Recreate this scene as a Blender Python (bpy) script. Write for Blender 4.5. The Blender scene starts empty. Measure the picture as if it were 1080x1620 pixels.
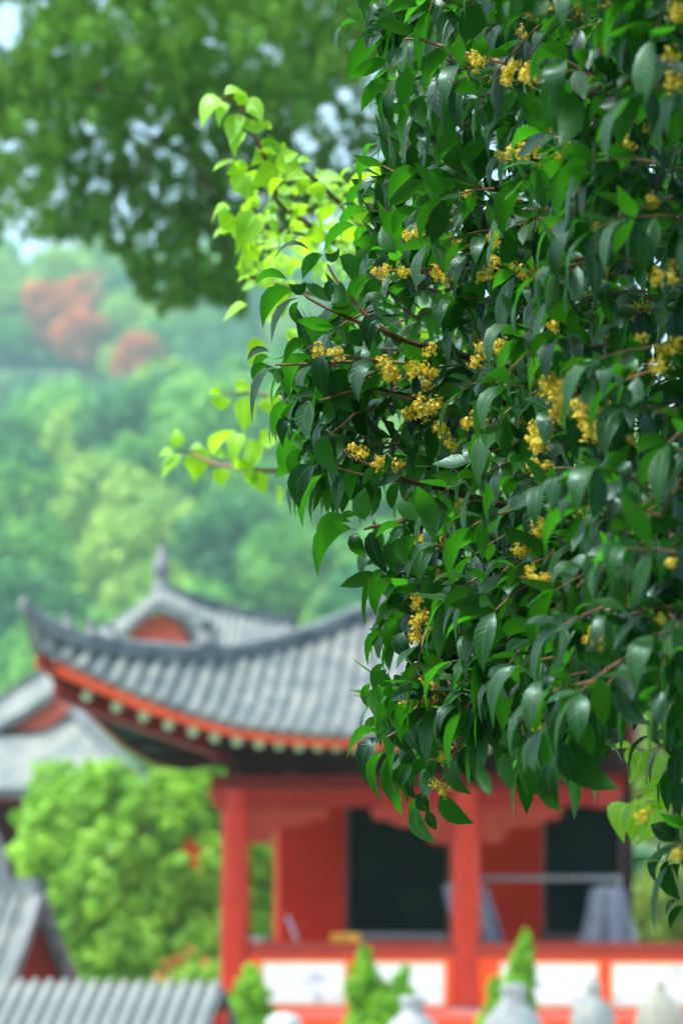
import bpy, math, random
import numpy as np
from mathutils import Vector, Matrix

R = math.radians
random.seed(7)
rng = np.random.default_rng(7)
scn = bpy.context.scene
COL = scn.collection

# ------------------------------------------------------------------ camera, light, exposure
CZ = 2.6                      # eye height above the courtyard
FPX = 3825.0                  # focal length in photograph pixels (85 mm on a 36 mm tall frame, 1620 px)
HOR = 1380.0                  # the horizon's row in the photograph
cam = bpy.data.cameras.new('camera')
cam.sensor_fit = 'VERTICAL'; cam.sensor_height = 36; cam.sensor_width = 24; cam.lens = 85
cam.shift_y = (HOR - 810) / 1620
cam.clip_start = 0.1; cam.clip_end = 8000
cam.dof.use_dof = True; cam.dof.focus_distance = 3.78; cam.dof.aperture_fstop = 4.0
co = bpy.data.objects.new('camera', cam); COL.objects.link(co)
co.location = (0, 0, CZ); co.rotation_euler = (R(90), 0, 0)
scn.camera = co

SUN_EL, SUN_ROT = R(63), R(-112)
sdir = Vector((math.sin(SUN_ROT) * math.cos(SUN_EL), math.cos(SUN_ROT) * math.cos(SUN_EL), math.sin(SUN_EL)))
w = bpy.data.worlds.new('World'); scn.world = w; w.use_nodes = True
wn = w.node_tree.nodes; wl = w.node_tree.links; wn.clear()
sky = wn.new('ShaderNodeTexSky'); sky.sky_type = 'NISHITA'; sky.sun_disc = False
sky.sun_elevation = SUN_EL; sky.sun_rotation = SUN_ROT; sky.dust_density = 4.0; sky.air_density = 1.3; sky.ozone_density = 1.0
bg = wn.new('ShaderNodeBackground'); bg.inputs[1].default_value = 0.15
wo = wn.new('ShaderNodeOutputWorld')
wl.new(sky.outputs[0], bg.inputs[0]); wl.new(bg.outputs[0], wo.inputs[0])
sl = bpy.data.lights.new('sun', 'SUN'); sl.energy = 2.5; sl.angle = R(4.0); sl.color = (1.0, 0.965, 0.90)
so = bpy.data.objects.new('sun', sl); COL.objects.link(so)
so.rotation_euler = sdir.to_track_quat('Z', 'Y').to_euler()
scn.view_settings.view_transform = 'Standard'; scn.view_settings.look = 'None'
scn.view_settings.gamma = 1.0; scn.view_settings.use_curve_mapping = False
scn.view_settings.exposure = 1.6
cy = scn.cycles
cy.use_denoising = True
cy.max_bounces = 10; cy.diffuse_bounces = 5; cy.transmission_bounces = 6; cy.volume_bounces = 1; cy.transparent_max_bounces = 6
cy.sample_clamp_indirect = 6

# ------------------------------------------------------------------ helpers
def P(px, py, Y):
    """a point of the place that lies behind photograph pixel (px, py) at distance Y"""
    return Vector(((px - 540) / FPX * Y, Y, CZ + (HOR - py) / FPX * Y))

def mesh_from(name, V, F, mats, smooth=False, uv=None, tint=None, midx=None):
    me = bpy.data.meshes.new(name)
    me.from_pydata([tuple(v) for v in V], [], F)
    for m in (mats if isinstance(mats, (list, tuple)) else [mats]):
        me.materials.append(m)
    if midx is not None:
        me.polygons.foreach_set('material_index', midx)
    if uv is not None:
        l = me.uv_layers.new(name='UVMap')
        a = np.array([uv[vi] for f in F for vi in f], dtype=np.float32).ravel()
        l.data.foreach_set('uv', a)
    if tint is not None:
        a = me.attributes.new('tint', 'FLOAT', 'POINT')
        a.data.foreach_set('value', np.array(tint, dtype=np.float32))
    if smooth:
        me.polygons.foreach_set('use_smooth', [True] * len(me.polygons))
    me.update()
    return me

def obj(name, me, parent=None, **props):
    o = bpy.data.objects.new(name, me); COL.objects.link(o)
    if parent is not None: o.parent = parent
    for k, v in props.items(): o[k] = v
    return o

def thing(name, label, cat, loc=(0, 0, 0), rotz=0, group=None):
    o = bpy.data.objects.new(name, None); COL.objects.link(o)
    o.location = loc; o.rotation_euler = (0, 0, rotz); o.empty_display_size = 0.2
    o['label'] = label; o['category'] = cat
    if group: o['group'] = group
    return o

class MB:
    """collects simple solids; build() links them as ONE mesh object"""
    def __init__(s): s.V = []; s.F = []; s.M = []; s.m = 0
    def add(s, V, F):
        n = len(s.V); s.V += [tuple(v) for v in V]; s.F += [tuple(i + n for i in f) for f in F]; s.M += [s.m] * len(F)
    def box(s, x0, x1, y0, y1, z0, z1):
        V = [(x, y, z) for z in (z0, z1) for y in (y0, y1) for x in (x0, x1)]
        s.add(V, [(0, 2, 3, 1), (4, 5, 7, 6), (0, 1, 5, 4), (2, 6, 7, 3), (0, 4, 6, 2), (1, 3, 7, 5)])
    def lathe(s, prof, cx=0, cy=0, n=20, cap=True):
        V = []; F = []
        for r, z in prof:
            for i in range(n):
                a = 2 * math.pi * i / n
                V.append((cx + r * math.cos(a), cy + r * math.sin(a), z))
        for k in range(len(prof) - 1):
            for i in range(n):
                j = (i + 1) % n
                F.append((k * n + i, k * n + j, (k + 1) * n + j, (k + 1) * n + i))
        if cap:
            F.append(tuple(range(n))[::-1]); F.append(tuple((len(prof) - 1) * n + i for i in range(n)))
        s.add(V, F)
    def tube(s, pts, rad, n=6, sy=1.0):
        pts = [Vector(p) for p in pts]
        if not isinstance(rad, (list, tuple)): rad = [rad] * len(pts)
        V = []; F = []
        for k, p in enumerate(pts):
            t = (pts[min(k + 1, len(pts) - 1)] - pts[max(k - 1, 0)]).normalized()
            up = Vector((0, 0, 1)) if abs(t.z) < 0.95 else Vector((1, 0, 0))
            a = t.cross(up).normalized(); b = a.cross(t).normalized()
            for i in range(n):
                q = 2 * math.pi * i / n
                V.append(p + (a * math.cos(q) + b * math.sin(q) * sy) * rad[k])
        for k in range(len(pts) - 1):
            for i in range(n):
                j = (i + 1) % n
                F.append((k * n + i, (k + 1) * n + i, (k + 1) * n + j, k * n + j))
        F.append(tuple(range(n))); F.append(tuple((len(pts) - 1) * n + i for i in range(n))[::-1])
        s.add(V, F)
    def band(s, pts, w, h0, h1):
        """a bar of rectangular section along a path: half width w across, from h0 below to h1 above"""
        pts = [Vector(p) for p in pts]; V = []; F = []
        for k, p in enumerate(pts):
            t = (pts[min(k + 1, len(pts) - 1)] - pts[max(k - 1, 0)]); t.z = 0
            t = t.normalized() if t.length > 1e-6 else Vector((1, 0, 0))
            a = Vector((t.y, -t.x, 0))
            hh = h1[k] if isinstance(h1, (list, tuple)) else h1
            V += [p - a * w - Vector((0, 0, h0)), p + a * w - Vector((0, 0, h0)), p + a * w + Vector((0, 0, hh)), p - a * w + Vector((0, 0, hh))]
        for k in range(len(pts) - 1):
            for i in range(4):
                j = (i + 1) % 4
                F.append((k * 4 + i, k * 4 + j, (k + 1) * 4 + j, (k + 1) * 4 + i))
        n = len(pts) - 1
        F.append((3, 2, 1, 0)); F.append((n * 4, n * 4 + 1, n * 4 + 2, n * 4 + 3))
        s.add(V, F)
    def prism(s, poly, y0, y1):
        """outline poly in (x, z), extruded from y0 to y1"""
        n = len(poly)
        V = [(x, y0, z) for x, z in poly] + [(x, y1, z) for x, z in poly]
        F = [tuple(range(n)), tuple(range(n, 2 * n))[::-1]]
        for i in range(n):
            j = (i + 1) % n
            F.append((i, i + n, j + n, j))
        s.add(V, F)
    def build(s, name, mats, parent=None, smooth=False, **props):
        me = mesh_from(name, s.V, s.F, mats, midx=s.M)
        if smooth:
            me.polygons.foreach_set('use_smooth', [True] * len(me.polygons))
            try: me.set_sharp_from_angle(angle=R(40))
            except Exception: pass
        return obj(name, me, parent, **props)

# ------------------------------------------------------------------ materials
def nm(name):
    m = bpy.data.materials.new(name); m.use_nodes = True
    nt = m.node_tree; nt.nodes.clear()
    out = nt.nodes.new('ShaderNodeOutputMaterial')
    return m, nt.nodes, nt.links, out

def surf(name, c1, c2=None, rough=0.6, scale=6.0, bump=0.0, metal=0.0, spec=0.5, c3=None, stretch=None):
    """plain surface: two tones mixed by noise, with fine relief"""
    m, N, L, out = nm(name)
    b = N.new('ShaderNodeBsdfPrincipled'); L.new(b.outputs[0], out.inputs[0])
    b.inputs['Roughness'].default_value = rough; b.inputs['Metallic'].default_value = metal
    b.inputs['Specular IOR Level'].default_value = spec
    c2 = c2 or tuple(x * 0.8 for x in c1)
    tc = N.new('ShaderNodeTexCoord'); no = N.new('ShaderNodeTexNoise')
    no.inputs['Scale'].default_value = scale; no.inputs['Detail'].default_value = 6
    if stretch:
        mp = N.new('ShaderNodeMapping'); mp.inputs['Scale'].default_value = stretch
        L.new(tc.outputs['Object'], mp.inputs[0]); L.new(mp.outputs[0], no.inputs['Vector'])
    else:
        L.new(tc.outputs['Object'], no.inputs['Vector'])
    r = N.new('ShaderNodeValToRGB'); L.new(no.outputs[0], r.inputs[0])
    r.color_ramp.elements[0].position = 0.35; r.color_ramp.elements[1].position = 0.65
    r.color_ramp.elements[0].color = (*c1, 1); r.color_ramp.elements[1].color = (*c2, 1)
    if c3:
        e = r.color_ramp.elements.new(0.5); e.color = (*c3, 1)
    L.new(r.outputs[0], b.inputs['Base Color'])
    if bump:
        bm = N.new('ShaderNodeBump'); bm.inputs['Strength'].default_value = bump; bm.inputs['Distance'].default_value = 0.02
        n2 = N.new('ShaderNodeTexNoise'); n2.inputs['Scale'].default_value = scale * 6; L.new(tc.outputs['Object'], n2.inputs['Vector'])
        L.new(n2.outputs[0], bm.inputs['Height']); L.new(bm.outputs[0], b.inputs['Normal'])
    return m

def leafmat(name, dark, light, trans, tcol, rough=0.45, spec=0.5, veins=False, under=None, coat=0.0):
    """leaf: glossy face, light passing through; tone by each leaf's own tint"""
    m, N, L, out = nm(name)
    b = N.new('ShaderNodeBsdfPrincipled'); b.inputs['Roughness'].default_value = rough
    b.inputs['Specular IOR Level'].default_value = spec
    if veins: b.inputs['Specular Tint'].default_value = (0.5, 0.88, 0.9, 1)
    at = N.new('ShaderNodeAttribute'); at.attribute_name = 'tint'
    mix = N.new('ShaderNodeMix'); mix.data_type = 'RGBA'
    mix.inputs[6].default_value = (*dark, 1); mix.inputs[7].default_value = (*light, 1)
    L.new(at.outputs['Fac'], mix.inputs[0])
    colr = mix.outputs[2]
    t = N.new('ShaderNodeBsdfTranslucent')
    tm = N.new('ShaderNodeMix'); tm.data_type = 'RGBA'
    tm.inputs[6].default_value = (*[x * (0.22 if under else 0.6) for x in tcol], 1); tm.inputs[7].default_value = (*tcol, 1)
    L.new(at.outputs['Fac'], tm.inputs[0])
    tcolr = tm.outputs[2]
    if veins:
        uv = N.new('ShaderNodeUVMap'); uv.uv_map = 'UVMap'
        sp = N.new('ShaderNodeSeparateXYZ'); L.new(uv.outputs[0], sp.inputs[0])
        ab = N.new('ShaderNodeMath'); ab.operation = 'ABSOLUTE'; L.new(sp.outputs[0], ab.inputs[0])
        # midrib
        mr = N.new('ShaderNodeMapRange'); mr.inputs[1].default_value = 0.035; mr.inputs[2].default_value = 0.09
        mr.inputs[3].default_value = 0.75; mr.inputs[4].default_value = 0.0; L.new(ab.outputs[0], mr.inputs[0])
        # side veins: stripes that climb towards the edge
        s1 = N.new('ShaderNodeMath'); s1.operation = 'MULTIPLY_ADD'; L.new(ab.outputs[0], s1.inputs[0]); s1.inputs[1].default_value = -0.16; L.new(sp.outputs[1], s1.inputs[2])
        s2 = N.new('ShaderNodeMath'); s2.operation = 'MULTIPLY'; L.new(s1.outputs[0], s2.inputs[0]); s2.inputs[1].default_value = 62
        s3 = N.new('ShaderNodeMath'); s3.operation = 'SINE'; L.new(s2.outputs[0], s3.inputs[0])
        s4 = N.new('ShaderNodeMapRange'); s4.inputs[1].default_value = 0.86; s4.inputs[2].default_value = 1.0
        s4.inputs[3].default_value = 0; s4.inputs[4].default_value = 0.28; L.new(s3.outputs[0], s4.inputs[0])
        mx = N.new('ShaderNodeMath'); mx.operation = 'MAXIMUM'; L.new(mr.outputs[0], mx.inputs[0]); L.new(s4.outputs[0], mx.inputs[1])
        eg = N.new('ShaderNodeMapRange'); eg.inputs[1].default_value = 0.88; eg.inputs[2].default_value = 0.97
        eg.inputs[3].default_value = 0; eg.inputs[4].default_value = 0.55; L.new(ab.outputs[0], eg.inputs[0])
        m2 = N.new('ShaderNodeMath'); m2.operation = 'MAXIMUM'; L.new(mx.outputs[0], m2.inputs[0]); L.new(eg.outputs[0], m2.inputs[1]); mxe = m2
        vm = N.new('ShaderNodeMix'); vm.data_type = 'RGBA'; L.new(m2.outputs[0], vm.inputs[0]); L.new(colr, vm.inputs[6])
        vm.inputs[7].default_value = (*[min(1, x * 2.4 + 0.01) for x in light], 1); colr = vm.outputs[2]
        # blotchy wear
        tc = N.new('ShaderNodeTexCoord'); no = N.new('ShaderNodeTexNoise'); no.inputs['Scale'].default_value = 70; no.inputs['Detail'].default_value = 3
        L.new(tc.outputs['Object'], no.inputs['Vector'])
        hs = N.new('ShaderNodeHueSaturation'); L.new(colr, hs.inputs['Color'])
        mv = N.new('ShaderNodeMapRange'); mv.inputs[3].default_value = 0.65; mv.inputs[4].default_value = 1.35; L.new(no.outputs[0], mv.inputs[0])
        L.new(mv.outputs[0], hs.inputs['Value']); colr = hs.outputs[0]
        bm = N.new('ShaderNodeBump'); bm.inputs['Strength'].default_value = 0.35; bm.inputs['Distance'].default_value = 0.002
        ad = N.new('ShaderNodeMath'); ad.operation = 'ADD'; L.new(mx.outputs[0], ad.inputs[0]); L.new(no.outputs[0], ad.inputs[1])
        L.new(ad.outputs[0], bm.inputs['Height']); L.new(bm.outputs[0], b.inputs['Normal'])
        rr = N.new('ShaderNodeMapRange'); rr.inputs[3].default_value = rough * 0.75; rr.inputs[4].default_value = rough * 1.3; L.new(no.outputs[0], rr.inputs[0])
        L.new(rr.outputs[0], b.inputs['Roughness'])
    if under:
        ge = N.new('ShaderNodeNewGeometry')
        um = N.new('ShaderNodeMix'); um.data_type = 'RGBA'; L.new(ge.outputs['Backfacing'], um.inputs[0]); L.new(colr, um.inputs[6])
        um.inputs[7].default_value = (*under, 1); colr = um.outputs[2]
        sm = N.new('ShaderNodeMapRange'); sm.inputs[3].default_value = spec; sm.inputs[4].default_value = 0.2
        L.new(ge.outputs['Backfacing'], sm.inputs[0]); L.new(sm.outputs[0], b.inputs['Specular IOR Level'])
    L.new(colr, b.inputs['Base Color'])
    L.new(tcolr, t.inputs[0])
    ms = N.new('ShaderNodeMixShader'); ms.inputs[0].default_value = trans
    L.new(b.outputs[0], ms.inputs[1]); L.new(t.outputs[0], ms.inputs[2]); L.new(ms.outputs[0], out.inputs[0])
    return m

M_osm = leafmat('osmanthus_leaf', (0.004, 0.018, 0.009), (0.013, 0.052, 0.010), 0.30, (0.07, 0.46, 0.012), 0.36, 0.34, True, under=(0.016, 0.068, 0.012))
M_lime = leafmat('young_leaf', (0.07, 0.24, 0.02), (0.22, 0.46, 0.02), 0.52, (0.42, 0.86, 0.02), 0.42, 0.5, True)
M_vine = leafmat('vine_leaf', (0.09, 0.27, 0.04), (0.20, 0.42, 0.03), 0.45, (0.40, 0.75, 0.03), 0.42, 0.5, True)
M_bush = leafmat('bush_leaf', (0.07, 0.27, 0.035), (0.34, 0.66, 0.08), 0.35, (0.36, 0.74, 0.06), 0.5, 0.35)
M_olive = leafmat('olive_leaf', (0.08, 0.17, 0.025), (0.17, 0.28, 0.035), 0.3, (0.3, 0.42, 0.04), 0.5, 0.35)
M_hill = leafmat('hill_leaf', (0.055, 0.24, 0.06), (0.24, 0.56, 0.08), 0.3, (0.16, 0.42, 0.06), 0.6, 0.2)
M_hilld = leafmat('dark_hill_leaf', (0.03, 0.14, 0.06), (0.08, 0.28, 0.08), 0.25, (0.07, 0.26, 0.06), 0.6, 0.2)
M_hilly = leafmat('yellowish_hill_leaf', (0.13, 0.32, 0.06), (0.38, 0.62, 0.10), 0.3, (0.3, 0.5, 0.06), 0.6, 0.2)
M_red = leafmat('rusty_leaf', (0.42, 0.12, 0.05), (0.72, 0.22, 0.10), 0.25, (0.4, 0.15, 0.05), 0.6, 0.2)
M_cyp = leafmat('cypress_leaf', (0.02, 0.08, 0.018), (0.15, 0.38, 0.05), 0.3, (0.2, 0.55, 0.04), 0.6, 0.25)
M_thuja = leafmat('thuja_leaf', (0.08, 0.28, 0.02), (0.22, 0.52, 0.03), 0.35, (0.3, 0.65, 0.03), 0.5, 0.3)
M_flower = leafmat('osmanthus_flower', (0.50, 0.36, 0.015), (0.76, 0.69, 0.10), 0.35, (0.78, 0.64, 0.05), 0.5, 0.3)
M_bark = surf('bark', (0.05, 0.035, 0.025), (0.12, 0.09, 0.06), 0.8, 20, 0.5)
M_twig = surf('twig_bark', (0.10, 0.05, 0.025), (0.2, 0.11, 0.05), 0.7, 60, 0.3)
M_tile = surf('grey_tile', (0.085, 0.12, 0.13), (0.19, 0.21, 0.19), 0.8, 3.0, 0.3, spec=0.12, c3=(0.13, 0.155, 0.155))
M_tile2 = surf('pale_tile', (0.12, 0.155, 0.16), (0.21, 0.235, 0.22), 0.8, 2.5, 0.3, spec=0.12)
M_pan = surf('dark_tile', (0.075, 0.095, 0.10), (0.12, 0.145, 0.15), 0.8, 6.0, 0.3, spec=0.2)
M_ridge = surf('ridge_tile', (0.05, 0.075, 0.085), (0.13, 0.16, 0.17), 0.65, 5.0, 0.3)
M_ornam = surf('roof_ornament', (0.10, 0.13, 0.14), (0.17, 0.20, 0.21), 0.7, 8.0, 0.3)
M_redp = surf('red_paint', (0.24, 0.014, 0.011), (0.29, 0.018, 0.014), 0.45, 3.0, 0.05, spec=0.22)  # tone lowered to carry the eave's shade on the lower beam
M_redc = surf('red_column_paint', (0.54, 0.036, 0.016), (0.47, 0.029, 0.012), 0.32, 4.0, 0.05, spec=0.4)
M_redd = surf('dark_red_paint', (0.13, 0.009, 0.008), (0.10, 0.008, 0.007), 0.5, 4.0, 0.05, spec=0.22)  # on the upper beam this dark tone carries the eave's shade
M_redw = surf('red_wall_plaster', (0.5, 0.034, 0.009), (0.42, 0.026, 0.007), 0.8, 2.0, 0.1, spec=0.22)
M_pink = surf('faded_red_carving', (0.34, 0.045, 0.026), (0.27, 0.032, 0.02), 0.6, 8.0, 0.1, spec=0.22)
M_rail = surf('orange_red_paint', (0.86, 0.1, 0.025), (0.78, 0.08, 0.02), 0.5, 3.0, 0.05, spec=0.22)
M_fasc = surf('orange_fascia', (0.62, 0.10, 0.03), (0.52, 0.07, 0.025), 0.5, 5.0, 0.05, spec=0.22)
M_cream = surf('cream_border', (0.75, 0.62, 0.38), (0.68, 0.55, 0.33), 0.6, 6)
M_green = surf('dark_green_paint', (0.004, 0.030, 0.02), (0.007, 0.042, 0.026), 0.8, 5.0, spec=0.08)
M_gend = surf('pale_green_paint', (0.33, 0.50, 0.28), (0.28, 0.44, 0.24), 0.5, 9.0)
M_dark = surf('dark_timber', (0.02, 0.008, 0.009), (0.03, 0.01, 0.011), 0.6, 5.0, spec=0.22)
M_glass = surf('dark_window_glass', (0.002, 0.006, 0.006), (0.006, 0.022, 0.014), 0.3, 1.5, spec=0.08)  # greenish noise paints a faint reflection into the glass
M_frame = surf('window_frame', (0.16, 0.12, 0.11), (0.12, 0.09, 0.09), 0.5, 5.0)
M_white = surf('white_stone', (0.42, 0.46, 0.45), (0.27, 0.31, 0.30), 0.6, 12, 0.3)
M_grey = surf('grey_stone', (0.28, 0.33, 0.30), (0.38, 0.42, 0.38), 0.7, 12, 0.4)
M_beige = surf('beige_stone', (0.46, 0.46, 0.36), (0.36, 0.37, 0.30), 0.7, 12, 0.4)
M_cloth = surf('grey_cloth', (0.26, 0.31, 0.38), (0.34, 0.39, 0.46), 0.9, 6, 0.2)
M_metal = surf('galvanised_pole', (0.35, 0.40, 0.42), (0.28, 0.33, 0.36), 0.35, 20, metal=0.6)
M_yellow = surf('yellow_card', (0.68, 0.38, 0.04), (0.6, 0.32, 0.03), 0.6, 8)
M_coral = surf('sunlit_red_plaster', (0.88, 0.22, 0.16), (0.80, 0.19, 0.14), 0.8, 1.5, 0.1, spec=0.22)  # red lightened to carry sunlight on the rear gables
M_stone = surf('paving_stone', (0.42, 0.41, 0.37), (0.52, 0.50, 0.46), 0.85, 2.0, 0.3)
M_earth = surf('hill_soil', (0.03, 0.075, 0.03), (0.05, 0.10, 0.035), 0.9, 0.2)

def painted_panel():
    """white panel with loose grey ink strokes"""
    m, N, L, out = nm('painted_white_panel')
    b = N.new('ShaderNodeBsdfPrincipled'); b.inputs['Roughness'].default_value = 0.5; L.new(b.outputs[0], out.inputs[0])
    oi = N.new('ShaderNodeObjectInfo'); tc = N.new('ShaderNodeTexCoord')
    mp = N.new('ShaderNodeMapping'); mp.inputs['Scale'].default_value = (2.2, 2.2, 4.0); L.new(tc.outputs['Object'], mp.inputs[0])
    no = N.new('ShaderNodeTexNoise'); no.noise_dimensions = '4D'; no.inputs['Scale'].default_value = 1.6; no.inputs['Detail'].default_value = 5
    L.new(mp.outputs[0], no.inputs['Vector'])
    mu = N.new('ShaderNodeMath'); mu.operation = 'MULTIPLY'; mu.inputs[1].default_value = 40; L.new(oi.outputs['Random'], mu.inputs[0]); L.new(mu.outputs[0], no.inputs['W'])
    r = N.new('ShaderNodeValToRGB'); L.new(no.outputs[0], r.inputs[0])
    r.color_ramp.elements[0].position = 0.55; r.color_ramp.elements[0].color = (0.80, 0.86, 0.86, 1)
    r.color_ramp.elements[1].position = 0.70; r.color_ramp.elements[1].color = (0.30, 0.34, 0.42, 1)
    L.new(r.outputs[0], b.inputs['Base Color'])
    return m
M_panel = painted_panel()

# ------------------------------------------------------------------ leaves
PROF = [(0.0, 0.035), (0.07, 0.05), (0.14, 0.36), (0.28, 0.80), (0.45, 1.0), (0.62, 0.93), (0.78, 0.66), (0.91, 0.28), (1.0, 0.02)]
PROF_B = [(0.0, 0.03), (0.12, 0.04), (0.17, 0.55), (0.28, 0.92), (0.42, 1.0), (0.58, 0.86), (0.75, 0.56), (0.9, 0.22), (1.0, 0.01)]
def bez(b, m, t, u):
    c = 2 * m - (b + t) * 0.5
    return b * (1 - u) ** 2 + c * 2 * u * (1 - u) + t * u * u
def leaf_geo(b, m, t, S, W, prof=PROF, fold=0.22, wave=0.06, N0=None):
    """b, m, t: stalk end, middle and tip; S: across; W: half width. Returns verts, faces, uv"""
    V = []; UV = []; ph = random.uniform(0, 6.28)
    pts = [bez(b, m, t, u) for u, _ in prof]
    for k, (u, wv) in enumerate(prof):
        T = (pts[min(k + 1, len(pts) - 1)] - pts[max(k - 1, 0)]).normalized()
        s = (S - T * S.dot(T)).normalized()
        n = s.cross(T).normalized()
        if N0 is not None and n.dot(N0) < 0: n = -n
        h = W * wv
        wob = math.sin(u * 11 + ph) * wave * W * wv
        V += [pts[k] - s * h + n * (fold * h + wob), pts[k], pts[k] + s * h + n * (fold * h - wob)]
        UV += [(-1.0, u), (0.0, u), (1.0, u)]
    F = []
    for k in range(len(prof) - 1):
        a = k * 3
        for q in ((a, a + 1, a + 4, a + 3), (a + 1, a + 2, a + 5, a + 4)):
            F.append(q)
    # front side = upper side of the leaf
    if N0 is not None:
        A, B, C = V[13] - V[12], V[15] - V[12], None
        if (V[10] - V[9]).cross(V[13] - V[10]).dot(N0) < 0:
            F = [f[::-1] for f in F]
    return V, F, UV

class LeafSet:
    """first n (largest) leaves become parts, the others one joined foliage part"""
    def __init__(s, parent, mat, name='leaf', limit=300): s.p = parent; s.m = mat; s.L = []; s.name = name; s.limit = limit
    def add(s, geo, tint, rank): s.L.append((rank, geo, tint))
    def finish(s, rest_label=None):
        s.L.sort(key=lambda q: -q[0])
        for _, (V, F, UV), t in s.L[:s.limit]:
            me = mesh_from(s.name, V, F, s.m, True, UV, [t] * len(V))
            obj(s.name, me, s.p)
        V2 = []; F2 = []; U2 = []; T2 = []
        for _, (V, F, UV), t in s.L[s.limit:]:
            n = len(V2); V2 += V; F2 += [tuple(i + n for i in f) for f in F]; U2 += UV; T2 += [t] * len(V)
        if V2:
            o = obj('foliage', mesh_from('foliage', V2, F2, s.m, True, U2, T2), s.p); o['kind'] = 'stuff'

def traced(b, m, t, w, Y, face=None, wr=0.34, prof=PROF, fold=0.22):
    """a leaf seen from stalk b over m to tip t (pixels), w pixels across, at distance Y"""
    pb, pm, pt = P(*b, Y), P(*m, Y), P(*t, Y)
    L = (pm - pb).length + (pt - pm).length
    k = Y / FPX; W = max(wr * L, w * k * 1.02)
    c = min(1.0, w * k / W); r = math.acos(c)
    ch = (pt - pb).normalized()
    out = (pm - (pb + pt) * 0.5); out = out - ch * out.dot(ch)
    cam_dir = Vector((0, -1, 0))
    if out.length < L * 0.03:
        out = ch.cross(cam_dir)
        if out.z < 0: out = -out
        if abs(out.z) < 0.3: out = Vector((-1, 0, 0.3)) - ch * Vector((-1, 0, 0.3)).dot(ch)
    out.normalize()
    if face is None: face = 't' if random.random() < 0.45 else 'u'
    sg = 1 if face == 't' else -1
    S = out * math.cos(r) - cam_dir * math.sin(r) * sg
    N0 = out * math.sin(r) + cam_dir * math.cos(r) * sg
    if abs(math.cos(r)) > 0.98: N0 = cam_dir * sg + Vector((0, 0, 0.1))
    dy = random.uniform(-0.012, 0.012)
    pm = pm + Vector((0, -0.10 * L + dy, 0)) * (1 if face == 't' else -1) * 0.5
    pt = pt + Vector((0, random.uniform(-0.02, 0.02), 0))
    return leaf_geo(pb, pm, pt, S, W * 0.5, prof, fold, 0.05, N0)

def free_leaf(b, d0, L, W, droop, prof=PROF, fold=0.22):
    d0 = d0.normalized()
    m = b + L * 0.5 * (d0 * 0.95 + Vector((0, 0, -0.15 * droop)))
    t = b + L * (d0 * (0.95 - 0.45 * droop) + Vector((0, 0, -0.72 * droop)))
    side = d0.cross(Vector((0, 0, 1)))
    if side.length < 0.1: side = Vector((1, 0, 0))
    side.normalize()
    tw = random.gauss(0, 0.55)
    nrm = side.cross(d0).normalized()
    if nrm.z < 0: nrm = -nrm
    S = side * math.cos(tw) + nrm * math.sin(tw)
    N0 = nrm * math.cos(tw) - side * math.sin(tw)
    if N0.z < 0 and droop < 1: N0 = N0
    return leaf_geo(b, m, t, S, W * 0.5, prof, fold, 0.07, N0)

def inpoly(x, y, poly):
    c = False; n = len(poly); j = n - 1
    for i in range(n):
        xi, yi = poly[i]; xj, yj = poly[j]
        if (yi > y) != (yj > y) and x < (xj - xi) * (y - yi) / (yj - yi) + xi: c = not c
        j = i
    return c

# ------------------------------------------------------------------ foliage clouds
def cards(name, centers, normals, size, mat, tint, aspect=0.55, parent=None):
    """many small folded leaf faces; numpy arrays"""
    n = len(centers)
    C = np.asarray(centers, float); Nn = np.asarray(normals, float)
    Nn += rng.normal(0, 0.55, (n, 3)); Nn /= np.linalg.norm(Nn, axis=1)[:, None] + 1e-9
    A = np.cross(Nn, rng.normal(0, 1, (n, 3))); A /= np.linalg.norm(A, axis=1)[:, None] + 1e-9
    B = np.cross(Nn, A)
    s = (np.asarray(size) * rng.uniform(0.65, 1.35, n))[:, None]
    V = np.empty((n, 4, 3))
    V[:, 0] = C - A * s; V[:, 1] = C + B * s * aspect + Nn * s * 0.12; V[:, 2] = C + A * s; V[:, 3] = C - B * s * aspect + Nn * s * 0.12
    me = bpy.data.meshes.new(name)
    me.vertices.add(n * 4); me.vertices.foreach_set('co', V.astype(np.float32).ravel())
    me.loops.add(n * 4); me.loops.foreach_set('vertex_index', np.arange(n * 4, dtype=np.int32))
    me.polygons.add(n); me.polygons.foreach_set('loop_start', np.arange(0, n * 4, 4, dtype=np.int32))
    me.polygons.foreach_set('loop_total', np.full(n, 4, dtype=np.int32))
    me.materials.append(mat); me.update(calc_edges=True)
    a = me.attributes.new('tint', 'FLOAT', 'POINT'); a.data.foreach_set('value', np.repeat(np.clip(tint, 0, 1), 4).astype(np.float32))
    return me

def clump_cloud(clumps, per_area, size, mat, name, flat=1.0, tvar=0.25, shell=0.35):
    """clumps: list of (center, radius, tint). Leaf faces lie in the outer shell of each clump"""
    Cs = []; Ns = []; Ts = []
    for c, r, t in clumps:
        n = max(6, int(per_area * 4 * math.pi * r * r))
        d = rng.normal(0, 1, (n, 3)); d /= np.linalg.norm(d, axis=1)[:, None]
        rr = r * (1 - shell * rng.random(n) ** 1.5)
        lump = 1 + 0.16 * np.sin(d[:, 0] * 5 + c[0] * 3) * np.cos(d[:, 2] * 6 + c[2] * 2)
        p = np.array(c) + d * (rr * lump)[:, None] * np.array([1, 1, flat])
        Cs.append(p); Ns.append(d); Ts.append(np.clip(t + rng.normal(0, tvar, n), 0, 1))
    return cards(name, np.concatenate(Cs), np.concatenate(Ns), size, mat, np.concatenate(Ts))

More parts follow.
